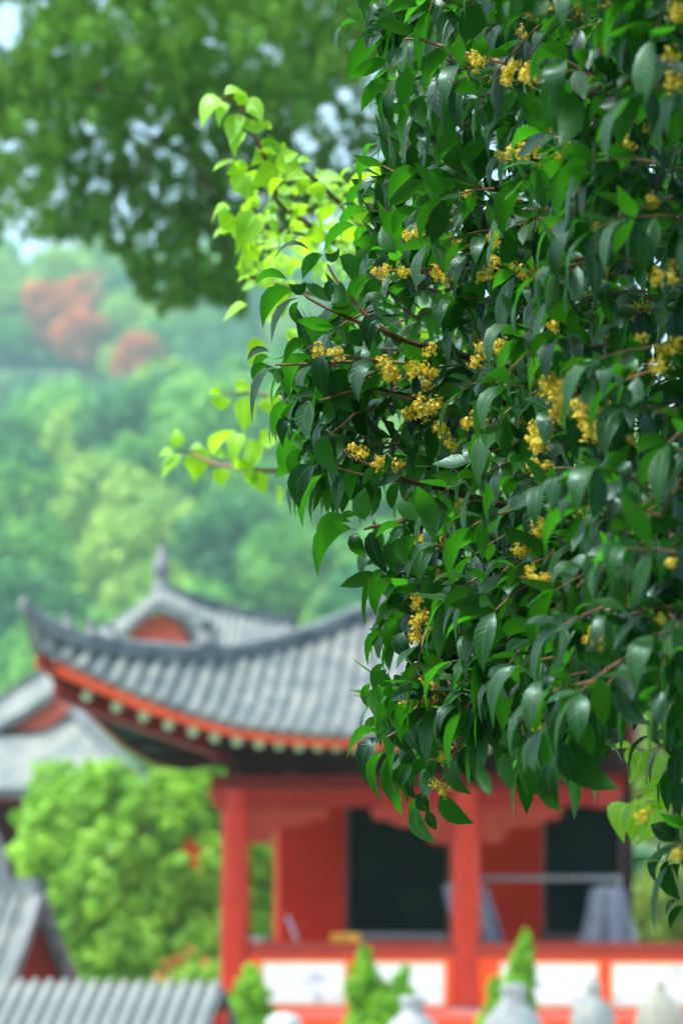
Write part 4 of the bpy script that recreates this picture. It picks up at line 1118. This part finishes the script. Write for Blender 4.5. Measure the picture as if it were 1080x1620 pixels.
# ================================================================== VINE, lower right
t = thing('broad_leaved_vine', 'broad leaved vine with pale sunlit leaves hanging near the lower right edge', 'vine')
LS = LeafSet(t, M_vine)
for b_, m_, t_, w_, tn in [((1003, 1262), (1003, 1290), (999, 1336), 46, 1.0), ((1000, 1268), (980, 1290), (988, 1334), 36, 0.8), ((1012, 1270), (1030, 1295), (1000, 1342), 40, 0.6), ((1068, 1242), (1040, 1252), (1012, 1266), 34, 0.9), ((1070, 1256), (1050, 1268), (1020, 1275), 24, 0.8),
                          ((1008, 1185), (1010, 1205), (992, 1240), 46, 0.3), ((1018, 1192), (1032, 1210), (1022, 1242), 34, 0.4), ((1000, 1182), (984, 1180), (966, 1186), 12, 0.9), ((1006, 1182), (996, 1195), (993, 1210), 14, 0.9), ((1062, 1180), (1064, 1200), (1052, 1216), 26, 0.2),
                          ((996, 1080), (1012, 1105), (1026, 1142), 40, 0.3), ((990, 1082), (1000, 1098), (1004, 1120), 24, 0.9), ((1045, 1130), (1035, 1150), (1028, 1172), 18, 0.5), ((1030, 1245), (1018, 1238), (1004, 1248), 16, 0.9), ((1062, 1290), (1074, 1290), (1085, 1300), 20, 0.9),
                          ((1085, 1180), (1078, 1195), (1080, 1215), 22, 0.4), ((1060, 1092), (1070, 1100), (1074, 1116), 16, 0.9)]:
    LS.add(traced(b_, m_, t_, w_, 4.75, 't' if tn > 0.25 else 'u', 0.7, PROF_B, 0.2), tn, 5)
LS.finish()
twig(t, [(1110, 1160, 4.9), (1060, 1178, 4.8), (1020, 1188, 4.78), (1000, 1182, 4.75)], 0.003, 0.0015, name='stem')
twig(t, [(1110, 1235, 4.9), (1066, 1242, 4.8), (1025, 1256, 4.78), (1003, 1262, 4.76)], 0.003, 0.0015, name='stem')
twig(t, [(1110, 1060, 4.9), (1050, 1075, 4.8), (996, 1080, 4.76)], 0.003, 0.0015, name='stem')
twig(t, [Vector((1.0, 4.95, 0.0)), Vector((0.85, 4.95, 1.6)), P(1150, 1300, 4.95), P(1110, 1235, 4.9), P(1110, 1160, 4.9), P(1110, 1060, 4.9)], 0.012, 0.004, name='main_stem')

# ================================================================== OSMANTHUS TREE, foreground right
t = thing('osmanthus_tree', 'flowering osmanthus tree with glossy dark leaves and small yellow blossoms, sharp in the foreground', 'tree')
osm = t
LS = LeafSet(t, M_osm)
T_ = [
 (613,13,592,16,579,41,13,'t'),(664,13,637,3,611,24,20,'u'),(631,35,610,25,594,43,18,'u'),(600,32,588,38,581,52,13,'t'),(603,48,590,58,581,86,26,'t'),(616,56,575,78,551,122,26,'u'),(616,94,585,106,552,128,20,'u'),
 (622,128,592,138,571,174,20,'u'),(638,73,625,90,617,115,26,'t'),(627,131,614,162,622,202,20,'t'),(616,142,605,170,607,200,12,'u'),(655,102,640,133,638,166,30,'u'),(664,149,640,185,636,238,14,'u'),(673,147,662,175,673,202,30,'u'),
 (724,73,684,98,673,146,22,'u'),(730,38,708,34,698,86,34,'t'),(713,111,690,145,700,198,26,'t'),(751,115,722,155,733,214,24,'t'),(765,2,748,30,733,66,42,'u'),(664,195,666,212,673,230,16,'t'),(709,169,704,211,695,240,28,'u'),
 (670,272,634,276,613,320,22,'u'),(672,284,642,300,614,324,26,'u'),(720,279,684,280,661,318,24,'u'),(727,284,696,302,693,344,34,'u'),(784,220,747,235,736,272,26,'u'),(791,240,760,250,738,284,22,'u'),(798,260,767,265,749,297,22,'u'),
 (736,227,710,242,724,268,24,'u'),(733,224,700,232,691,270,22,'u'),(689,248,671,256,663,274,18,'u'),(664,331,633,340,623,372,20,'u'),(684,364,642,376,617,426,24,'u'),(629,402,612,382,604,353,26,'u'),(611,408,586,384,560,389,26,'u'),
 (600,413,578,400,553,410,18,'u'),(691,311,670,320,662,344,18,'u'),(684,369,672,392,669,424,18,'u'),(700,371,690,385,692,403,16,'u'),(727,338,712,355,703,380,22,'t'),(767,329,743,338,736,374,22,'u'),(748,350,750,385,762,418,44,'t'),
 (767,316,750,302,736,309,12,'t'),
 (564,358,535,364,512,397,14,'u'),(513,403,490,412,479,446,20,'u'),(496,402,462,388,433,412,13,'t'),(512,397,526,408,537,393,14,'t'),(533,406,554,418,558,448,28,'u'),(468,463,430,470,416,521,24,'u'),(476,472,446,490,430,546,16,'t'),
 (474,476,463,490,469,510,12,'u'),(458,446,428,432,404,447,10,'u'),(484,444,472,458,456,450,18,'t'),(493,446,500,458,505,467,14,'u'),(532,448,522,454,520,474,20,'t'),(538,442,536,465,523,484,20,'u'),(529,483,526,505,531,536,30,'t'),
 (584,433,562,453,552,492,20,'u'),(607,444,590,455,573,482,26,'u'),(619,490,590,471,560,498,16,'t'),(611,512,586,515,584,554,32,'t'),(575,520,562,534,552,545,26,'u'),(575,533,560,532,530,548,14,'u'),
 (498,547,466,545,450,580,16,'u'),(428,558,408,554,392,574,13,'t'),(428,566,410,570,401,594,12,'u'),(427,578,406,583,400,606,14,'u'),(445,583,412,602,398,668,17,'t'),(450,585,441,592,440,610,18,'u'),(498,562,458,583,462,638,26,'u'),
 (511,559,506,590,515,628,30,'t'),(463,638,440,650,431,692,16,'u'),(601,581,570,584,567,640,27,'t'),(556,582,534,612,562,657,44,'u'),(616,589,586,612,582,663,14,'u'),(502,623,485,620,467,632,14,'t'),(496,633,482,660,490,697,30,'t'),
 (512,638,519,655,515,671,20,'u'),(465,671,448,672,447,705,22,'t'),(527,673,503,688,512,746,14,'t'),(522,687,512,715,537,754,32,'u'),(529,685,537,705,533,728,13,'u'),(473,682,471,697,477,714,12,'u'),(478,709,462,727,467,760,17,'u'),
 (504,735,474,758,473,803,36,'t'),(514,748,484,782,479,832,14,'u'),(580,733,556,755,556,794,22,'u'),(596,738,584,750,574,769,16,'u'),(625,719,600,743,588,770,20,'u'),(641,742,615,750,589,775,34,'t'),(577,825,573,800,578,770,32,'u'),
 (593,776,594,795,586,816,12,'u'),(565,818,550,814,532,826,10,'u'),(561,829,520,824,501,863,20,'u'),(565,839,516,848,503,914,30,'u'),(568,842,562,860,581,881,24,'t'),(591,838,590,866,614,908,26,'t'),(661,828,643,806,624,797,26,'u'),
 (695,842,676,804,659,771,34,'u'),(641,833,613,832,593,854,11,'u'),(639,834,628,842,616,863,18,'t'),(637,850,619,872,624,905,28,'u'),(664,846,638,865,645,894,28,'u'),(702,863,660,873,644,919,15,'t'),(607,902,595,910,593,928,14,'u'),
 (628,912,597,934,596,973,22,'u'),(632,963,610,960,599,978,14,'u'),(645,940,625,948,605,957,18,'t'),(619,1000,588,1012,582,1054,15,'u'),(607,1004,597,997,583,996,10,'u'),(617,983,602,985,602,1001,12,'u'),(626,1015,615,1035,616,1062,16,'u'),
 (608,1049,594,1063,588,1087,14,'u'),(612,1058,600,1072,589,1094,16,'u'),(588,1080,577,1096,583,1121,14,'u'),(612,1087,593,1102,596,1141,24,'u'),(616,1062,611,1085,626,1107,20,'u'),(641,998,633,1020,656,1042,28,'t'),(713,1005,704,1028,687,1050,26,'t'),
 (730,886,688,932,681,992,44,'u'),(742,878,726,905,736,941,30,'t'),(762,1038,737,1065,746,1117,34,'u'),
 (607,1165,573,1158,548,1201,14,'u'),(611,1168,577,1188,580,1239,26,'t'),(612,1188,589,1215,602,1267,18,'u'),(629,1186,613,1225,630,1280,22,'u'),(612,1154,630,1166,651,1196,30,'t'),(593,1132,584,1145,580,1161,14,'u'),(619,1132,607,1148,609,1166,14,'u'),
 (646,1115,631,1135,638,1169,26,'u'),(650,1120,646,1152,671,1197,30,'t'),(691,1108,674,1140,690,1176,14,'t'),(701,1106,687,1140,705,1179,16,'u'),(716,1099,702,1145,721,1182,24,'u'),(713,1180,690,1189,667,1176,14,'u'),(694,1213,670,1206,655,1229,20,'u'),
 (658,1207,632,1224,627,1254,20,'u'),(634,1243,628,1265,637,1289,14,'u'),(653,1213,640,1230,632,1248,12,'t'),(649,1226,649,1250,662,1265,12,'t'),(682,1212,676,1236,698,1249,17,'t'),(700,1250,712,1282,750,1302,32,'u'),(676,1252,667,1268,682,1286,24,'t'),
 (664,1268,659,1304,690,1333,26,'t'),(675,1280,681,1297,690,1313,18,'t'),(659,1262,651,1276,655,1292,10,'u'),(720,1192,714,1228,746,1257,24,'t'),(761,1166,754,1210,776,1259,22,'u'),(741,1177,734,1205,755,1239,22,'t'),(763,1152,734,1162,723,1196,14,'u'),(757,1151,742,1146,724,1167,18,'t'),
]
for i, (bx_, by_, mx, my, tx_, ty_, w_, f_) in enumerate(T_):
    Y = 3.62 if by_ < 200 else (3.78 + random.uniform(-0.05, 0.07))
    if (tx_, ty_) in ((659, 771), (624, 797), (645, 894), (644, 919), (616, 863)): Y = 3.4
    LS.add(traced((bx_, by_), (mx, my), (tx_, ty_), w_, Y, f_), random.uniform(0.5, 1.0) if f_ == 'u' else random.uniform(0, 0.6), 100)  # undersides tinted brighter to carry light coming through from above
T2 = [  # nearer, softer leaves on the right side, tinted dark to carry its shade
 (905,1160,922,1215,978,1247,50),(880,1190,866,1245,889,1284,34),(885,1160,893,1205,912,1238,30),(833,1205,842,1238,856,1257,26),(793,1185,802,1220,809,1251,24),(757,1200,764,1232,775,1258,22),(950,1075,954,1120,987,1154,34),
 (985,1065,990,1118,1024,1148,32),(1012,1062,1018,1100,1052,1116,48),(880,139,903,180,882,234,44),(852,138,833,168,838,206,18),(822,138,801,165,798,192,16),(930,106,962,104,957,136,24),(815,-12,848,2,863,26,34),(975,335,1008,358,1008,402,44),
 (1085,832,1040,828,1008,862,30),(1085,870,1045,880,1032,935,34),(1066,1334,1050,1316,1030,1305,32),(1057,1347,1033,1366,1037,1398,18),(1080,1364,1058,1390,1078,1424,34),(1060,1358,1050,1376,1055,1393,12),(1072,1422,1058,1431,1055,1450,6),(1083,1432,1066,1446,1063,1471,14),
 (1057,1118,1034,1150,1047,1186,15),(1078,1128,1056,1160,1071,1186,17),(1082,1180,1066,1215,1074,1250,26),(1084,1235,1070,1262,1076,1295,22),(1084,1290,1066,1310,1078,1335,20),(950,440,956,470,965,506,26),(985,370,955,400,960,440,24),(905,360,880,400,885,440,22)]
for (bx_, by_, mx, my, tx_, ty_, w_) in T2:
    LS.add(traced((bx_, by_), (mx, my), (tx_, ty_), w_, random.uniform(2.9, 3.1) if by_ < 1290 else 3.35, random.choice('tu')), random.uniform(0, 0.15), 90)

MASS = [(600, -400), (585, 0), (578, 60), (605, 110), (600, 150), (650, 190), (700, 215), (655, 270), (630, 330), (600, 370), (540, 395), (505, 440), (520, 480), (560, 500), (470, 555), (450, 585), (520, 610), (490, 650), (480, 700), (520, 740), (585, 760), (590, 830), (630, 880), (615, 930), (625, 1000), (605, 1060), (610, 1110), (615, 1150), (660, 1180), (700, 1190), (760, 1160), (830, 1180), (880, 1190), (930, 1150), (950, 1060), (1040, 1060), (1062, 1120), (1068, 1400), (1100, 1420), (1350, 1400), (1400, -400)]
r_ = random.Random(77)
flowers = [(750,100),(812,108),(845,125),(910,225),(940,235),(1062,88),(1070,20),(960,15),(840,20),(825,247),(855,235),(605,435),(640,430),(595,430),(740,310),(700,370),(705,345),(720,390),(690,430),(780,410),(780,370),(880,360),(945,360),(905,305),(840,430),(822,430),(1040,440),(1062,440),(950,440),(875,515),(1015,535),(1040,580),(770,560),(790,545),(748,575),(680,555),(650,590),(672,585),(622,592),(660,640),(700,680),(855,705),(880,655),(908,640),(938,650),(900,610),(870,605),(930,680),(845,740),(862,680),(895,625),(920,660),(1000,590),(1035,770),(915,820),(850,830),(820,870),(838,900),(850,918),(665,855),(685,850),(695,910),(660,948),(655,985),(668,975),(655,1010),(690,1085),(662,1100),(640,1105),(702,1200),(690,1240),(700,1252),(1060,890),(1045,980),(950,1020),(1015,1290),(1070,1352),(845,1140),(505,555),(532,560),(608,575),(560,710),(601,727),(725,800),(870,200),(800,250),(990,230),(1030,320),(660,370),(760,440),(1000,700),(960,880),(740,670),(760,95),(830,115),(1065,130),(905,300),(700,1090),(680,1105),(620,590),(668,655),(690,640),(715,705)]
nodes = []
# twigs: each carries opposite leaf pairs and flowers at its nodes
def front(x, y):
    f = 3.80 - 0.85 * min(1, max(0, (x - 720) / 340)) - (0.15 if y < 200 else 0)
    if y > 780: f -= 0.12 * min(1, max(0, (x - 640) / 150))
    return f
twigs_made = 0; tries = 0
bigm = MB()
def put_twig(x, y, Y, d, nn, seg):
    """a leafy shoot starting at a point, heading d, with nn leaf pairs"""
    global twigs_made
    p = P(x, y, Y); pts = [p.copy()]
    az = r_.uniform(0, 3.14)
    for k in range(nn):
        p = p + d * seg; d = (d + Vector((r_.uniform(-.12, .12), r_.uniform(-.12, .12), -0.10 + r_.uniform(-.1, .06)))).normalized(); pts.append(p.copy())
        a1 = d.cross(Vector((0, 0, 1))).normalized(); a2 = d.cross(a1).normalized(); az += 1.57
        for sg in (-1, 1):
            if r_.random() < 0.08: continue
            s = (a1 * math.cos(az) + a2 * math.sin(az)) * sg
            dd = (s * 0.9 + d * 0.6 + Vector((r_.uniform(-.3, .3), r_.uniform(-.3, .3), r_.uniform(-.3, .25))))
            L = r_.uniform(0.046, 0.082)
            LS.add(free_leaf(p, dd, L, L * r_.uniform(0.33, 0.43), (r_.triangular(-0.8, 0.9, 0.1) if 0 < x < 790 else r_.triangular(-0.55, 1.1, 0.3))), min(1, max(0, r_.gauss(0.5, 0.32))) ** 1.7, (1.0 / max(p.y, 1)) + (0.1 if 0 < x < 1080 and 0 < y < 1500 else -5) + L)
    dd = (d + Vector((0, 0, -0.2)))
    LS.add(free_leaf(p, dd, 0.08, 0.03, 0.9), r_.uniform(0.3, 1), 0.2)
    bigm.tube(pts, [0.0022 - 0.0012 * i / max(1, nn) for i in range(len(pts))], 5)
    twigs_made += 1
while twigs_made < 720 and tries < 20000:
    tries += 1
    x = r_.uniform(520, 1250); y = r_.uniform(-180, 1420)
    if not inpoly(x - 38, y + 20, MASS) or not inpoly(x - 75, y + 55, MASS) and r_.random() < 0.7: continue
    if y > 1085 and 930 < x < 1120: continue
    if y > 1120 and x < 1120 and x > 760: continue
    if x > 1120 and r_.random() < 0.6: continue
    lay = r_.random()
    if x > 740 and lay < 0.6 and r_.random() < 0.35: lay = 0.9
    Y = front(x, y) + (0.0 if lay < 0.3 else (0.25 if lay < 0.6 else r_.uniform(0.4, 1.1))) + r_.uniform(-0.06, 0.1)
    d = Vector((-0.8 + r_.uniform(-.5, .7), r_.uniform(-0.7, 0.3), r_.uniform(-0.6, 0.35))).normalized()
    if x < 740: Y += 0.09
    if x < 700 and y > 240 and not inpoly(x - 95, y + 30, MASS) and r_.random() < 0.6: continue
    put_twig(x, y, Y, d, r_.choice([2, 3, 3, 4]), r_.uniform(0.02, 0.032))
# shoots reaching left out of the mass
for i in range(46):
    x = r_.uniform(500, 640); y = r_.uniform(560, 800)
    if x < 540 and y > 740 or (x < 600 and y > 760): continue
    put_twig(x, y, 3.92 + r_.uniform(0, 0.2), Vector((-0.9, r_.uniform(-0.4, 0.4), r_.uniform(-0.5, 0.4))).normalized(), 2, 0.024)
for i in range(26):
    x = r_.uniform(600, 720); y = r_.uniform(250, 420)
    put_twig(x + (420 - y) * 0.25, y, 3.92 + r_.uniform(0, 0.2), Vector((-0.8, r_.uniform(-0.4, 0.4), r_.uniform(-0.2, 0.7))).normalized(), 2, 0.024)
# dense hanging lower part
LOW = [(640, 860), (625, 940), (640, 1010), (622, 1070), (640, 1120), (700, 1150), (780, 1130), (850, 1150), (900, 1150), (950, 1040), (1100, 1000), (1100, 850)]
n0 = 0
while n0 < 210:
    x = r_.uniform(620, 1100); y = r_.uniform(850, 1150)
    if not inpoly(x - 20, y, LOW): continue
    put_twig(x, y, front(x, y) + r_.uniform(-0.05, 1.0), Vector((-0.3 + r_.uniform(-.7, .7), r_.uniform(-0.7, 0.5), r_.uniform(-0.9, 0.2))).normalized(), r_.choice([2, 3, 3]), 0.026)
    n0 += 1
# crown above and to the right of the view (it shades what is seen)
for i in range(420):
    x = r_.uniform(740, 1200); y = r_.uniform(-60, 1060) if i % 2 else r_.uniform(-60, 620); Y = r_.uniform(4.5, 6.2)
    if inpoly(x - 90, y + 30, MASS): put_twig(x, y, Y, Vector((r_.uniform(-1, 1), r_.uniform(-1, 1), r_.uniform(-0.5, 0.4))).normalized(), 4, 0.035)
for i in range(620):
    x = r_.uniform(640, 1900); y = r_.uniform(-1000, -150); Y = r_.uniform(2.9, 6.2)
    if x < 800 and y < -600: continue
    put_twig(x, y, Y, Vector((r_.uniform(-1, 1), r_.uniform(-1, 1), r_.uniform(-0.5, 0.4))).normalized(), 4, 0.03)
for i in range(130):
    x = r_.uniform(1130, 1800); y = r_.uniform(-100, 1300); Y = r_.uniform(2.8, 5.8)
    put_twig(x, y, Y, Vector((r_.uniform(-1, 1), r_.uniform(-1, 1), r_.uniform(-0.5, 0.4))).normalized(), 4, 0.03)
for i in range(170):
    x = r_.uniform(900, 2600); y = r_.uniform(-1900, -520); Y = r_.uniform(1.6, 2.9)
    put_twig(x, y, Y, Vector((r_.uniform(-1, 1), r_.uniform(-1, 1), r_.uniform(-0.5, 0.4))).normalized(), 4, 0.035)
for i in range(120):
    x = r_.uniform(1420, 2700); y = r_.uniform(-200, 1400); Y = r_.uniform(1.7, 2.9)
    put_twig(x, y, Y, Vector((r_.uniform(-1, 1), r_.uniform(-1, 1), r_.uniform(-0.5, 0.4))).normalized(), 4, 0.035)
i = 0
while i < 1000:  # unseen twigs over and behind the camera, added to block sky light
    X = r_.uniform(-0.5, 3.4); Y = r_.uniform(-3.2, 3.0); Zz = r_.uniform(3.2, 5.4)
    if Zz < CZ + 0.36 * max(Y, 0) + 0.25: continue
    q = Vector((X, Y, Zz)); i += 1
    save = P; 
    P = (lambda v: (lambda a_, b__, c_: v))(q)
    put_twig(-99, 0, 0, Vector((r_.uniform(-1, 1), r_.uniform(-1, 1), r_.uniform(-0.5, 0.4))).normalized(), 4, 0.04)
    P = save
bigm.build('twigs', M_twig, t, True, kind='stuff')
LS.finish()
# flower clusters
def flower_mesh(seed, n=26):
    q_ = random.Random(seed); V = []; F = []; T = []
    for i in range(n):
        c = Vector((q_.gauss(0, 1), q_.gauss(0, 1), q_.gauss(0, 1))).normalized() * q_.uniform(0.004, 0.017)
        nd = (c.normalized() + Vector((q_.uniform(-.4, .4), q_.uniform(-.4, .4), q_.uniform(-.4, .4)))).normalized()
        a = nd.cross(Vector((0.3, 0.5, 0.8))).normalized(); b2 = nd.cross(a); tt = q_.random()
        for k in range(4):
            g = k * math.pi / 2 + 0.3; u = a * math.cos(g) + b2 * math.sin(g); v = a * math.cos(g + 1.57) + b2 * math.sin(g + 1.57)
            s0 = len(V); L = 0.0034
            V += [c, c + u * L * 0.7 + v * L * 0.42 + nd * 0.0008, c + u * L * 1.25 + nd * 0.0004, c + u * L * 0.7 - v * L * 0.42 + nd * 0.0008]
            F.append((s0, s0 + 1, s0 + 2, s0 + 3)); T += [tt] * 4
        s0 = len(V); e = a * 0.0004; V += [c - e, c + e, e * 0.8, -e * 0.8]; F.append((s0, s0 + 1, s0 + 2, s0 + 3)); T += [0.1] * 4
    return mesh_from('flower_cluster', V, F, M_flower, False, None, T)
fm = [flower_mesh(s, 34) for s in (1, 2, 3, 4, 5)]
for i, (x, y) in enumerate(flowers):
    Y = front(x, y) - 0.07
    if 820 < x < 965 and 595 < y < 745: Y -= 0.15
    if x < 720 and 240 < y: Y = 3.74
    for j in range(r_.choice([1, 2, 3, 3] if x < 970 and y < 1150 else [1, 1])):
        o = obj('flower_cluster', fm[(i + j) % 5], t)
        o.location = P(x + j * r_.uniform(-16, 16), y + j * r_.uniform(-14, 14), Y + j * 0.02); s = r_.uniform(0.65, 1.05) * (1.0 if 820 < x < 965 and 595 < y < 745 else 0.82 if x > 740 else 0.95)
        o.scale = (s, s, s); o.rotation_euler = (r_.uniform(0, 6), r_.uniform(0, 6), r_.uniform(0, 6))
for i in range(70):
    x = r_.uniform(660, 1075); y = r_.uniform(10, 1140)
    if not inpoly(x - 30, y, MASS): continue
    o = obj('flower_cluster', fm[i % 5], t); o.location = P(x, y, front(x, y) + r_.uniform(0.05, 0.45)); s = r_.uniform(0.5, 0.9)
    o.scale = (s, s, s); o.rotation_euler = (r_.uniform(0, 6), r_.uniform(0, 6), r_.uniform(0, 6))
# branches
F_ = 3.8
for pts, a_, c_ in (
    ([(518, 418, F_), (527, 436, F_), (545, 460, F_), (565, 482, F_), (590, 512, F_), (640, 540, 3.85), (720, 560, 3.9)], 0.0018, 0.005),
    ([(478, 462, F_), (486, 471, F_), (512, 485, F_), (548, 502, F_), (600, 520, F_), (650, 550, 3.88)], 0.0018, 0.004),
    ([(436, 577, F_), (460, 577, F_), (500, 575, F_), (560, 572, F_), (640, 575, 3.86), (740, 600, 3.95)], 0.0016, 0.004),
    ([(506, 556, F_), (530, 560, F_), (580, 568, F_), (640, 575, F_)], 0.0014, 0.003),
    ([(505, 634, F_), (520, 630, F_), (545, 622, F_), (600, 615, 3.85), (700, 640, 3.95)], 0.0016, 0.004),
    ([(526, 684, F_), (545, 670, F_), (560, 655, F_), (620, 640, 3.88)], 0.0014, 0.003),
    ([(538, 712, F_), (565, 726, F_), (600, 745, F_), (680, 770, 3.9)], 0.0014, 0.004),
    ([(534, 740, F_), (560, 748, F_), (585, 753, F_), (680, 770, 3.9)], 0.0014, 0.003),
    ([(575, 838, F_), (590, 833, F_), (620, 830, F_), (700, 800, 3.9)], 0.0018, 0.005),
    ([(600, 428, F_), (640, 428, F_), (690, 425, F_), (780, 412, 3.9), (900, 420, 4.0)], 0.0014, 0.006),
    ([(612, 1166, F_), (640, 1150, F_), (680, 1120, F_), (760, 1060, 3.9)], 0.0016, 0.004),
    ([(672, 1205, F_), (690, 1200, F_), (715, 1190, F_), (760, 1120, 3.9)], 0.0014, 0.003),
    ([(694, 1245, F_), (702, 1228, F_), (716, 1200, F_), (730, 1170, F_)], 0.0014, 0.003),
    ([(640, 62, 3.62), (665, 62, 3.62), (720, 80, 3.6), (800, 100, 3.5)], 0.0016, 0.004),
    ([(830, 130, 3.3), (880, 140, 3.3), (940, 150, 3.32), (1010, 155, 3.4), (1090, 170, 3.6)], 0.004, 0.009),
    ([(800, 600, 3.9), (840, 560, 3.9), (900, 520, 3.9), (1000, 500, 3.95), (1180, 560, 4.0)], 0.003, 0.011),
    ([(780, 580, 3.9), (830, 545, 3.9), (900, 505, 3.95), (1000, 500, 3.95)], 0.002, 0.005),
    ([(720, 560, 3.9), (860, 600, 4.0), (1000, 640, 4.0), (1200, 760, 4.0)], 0.005, 0.016),
    ([(740, 600, 3.95), (860, 680, 4.0), (1000, 760, 4.0), (1220, 900, 4.0)], 0.004, 0.014),
    ([(680, 770, 3.9), (800, 800, 3.95), (960, 860, 4.0), (1220, 980, 4.0)], 0.004, 0.014),
    ([(760, 1060, 3.9), (900, 1020, 4.0), (1060, 1020, 4.0), (1230, 1100, 4.0)], 0.004, 0.014),
    ([(900, 420, 4.0), (1030, 430, 4.0), (1190, 500, 4.0)], 0.006, 0.014),
    ([(1068, 1345, 3.4), (1064, 1300, 3.4), (1072, 1230, 3.5), (1090, 1160, 3.7), (1150, 1100, 3.9)], 0.0016, 0.005),
    ([(970, 770, 3.7), (1020, 745, 3.7), (1085, 730, 3.8), (1200, 760, 3.95)], 0.003, 0.007)):
    twig(t, pts, a_, c_, M_twig if a_ < 0.003 else M_bark)
twig(t, [Vector((0.98, 4.0, 0.95)), Vector((0.80, 4.0, 2.0)), P(1230, 1100, 4.0), P(1220, 900, 4.0), P(1200, 700, 4.0), P(1180, 500, 4.0), P(1090, 150, 3.7), P(1000, -200, 3.6)], 0.06, 0.012, M_bark, 'trunk', 12)
twig(t, [P(1180, 500, 4.0), P(1250, 200, 4.1), P(1300, -300, 4.2)], 0.03, 0.012, M_bark, 'trunk', 10)

# ================================================================== ADDED FOLIAGE behind the camera, unseen, blocks low sky light
cl = []; r_ = random.Random(14)
for i in range(230):
    a = r_.uniform(-1.25, 1.25); rd = r_.uniform(8.5, 12); zz = r_.uniform(0.8, 8.5)
    cl.append(((rd * math.sin(a) + 1.5, -rd * math.cos(a) + 1.5, zz), r_.uniform(0.6, 1.2), r_.uniform(0, 0.6)))
obj('sky_block_foliage', clump_cloud(cl, 26, 0.12, M_hilld, 'sky_block_foliage'), None, kind='stuff', label='unseen dark foliage added behind the camera to block low sky light', category='thicket')

# ================================================================== HAZE
m, N, L, out = nm('haze_air')
pv = N.new('ShaderNodeVolumePrincipled'); pv.inputs['Color'].default_value = (0.44, 0.77, 0.79, 1); pv.inputs['Density'].default_value = 0.00038
pv.inputs['Anisotropy'].default_value = 0.2
L.new(pv.outputs[0], out.inputs['Volume'])
b = MB(); b.box(-720, 720, -40, 1300, -8, 310); h = b.build('haze', m, kind='stuff')
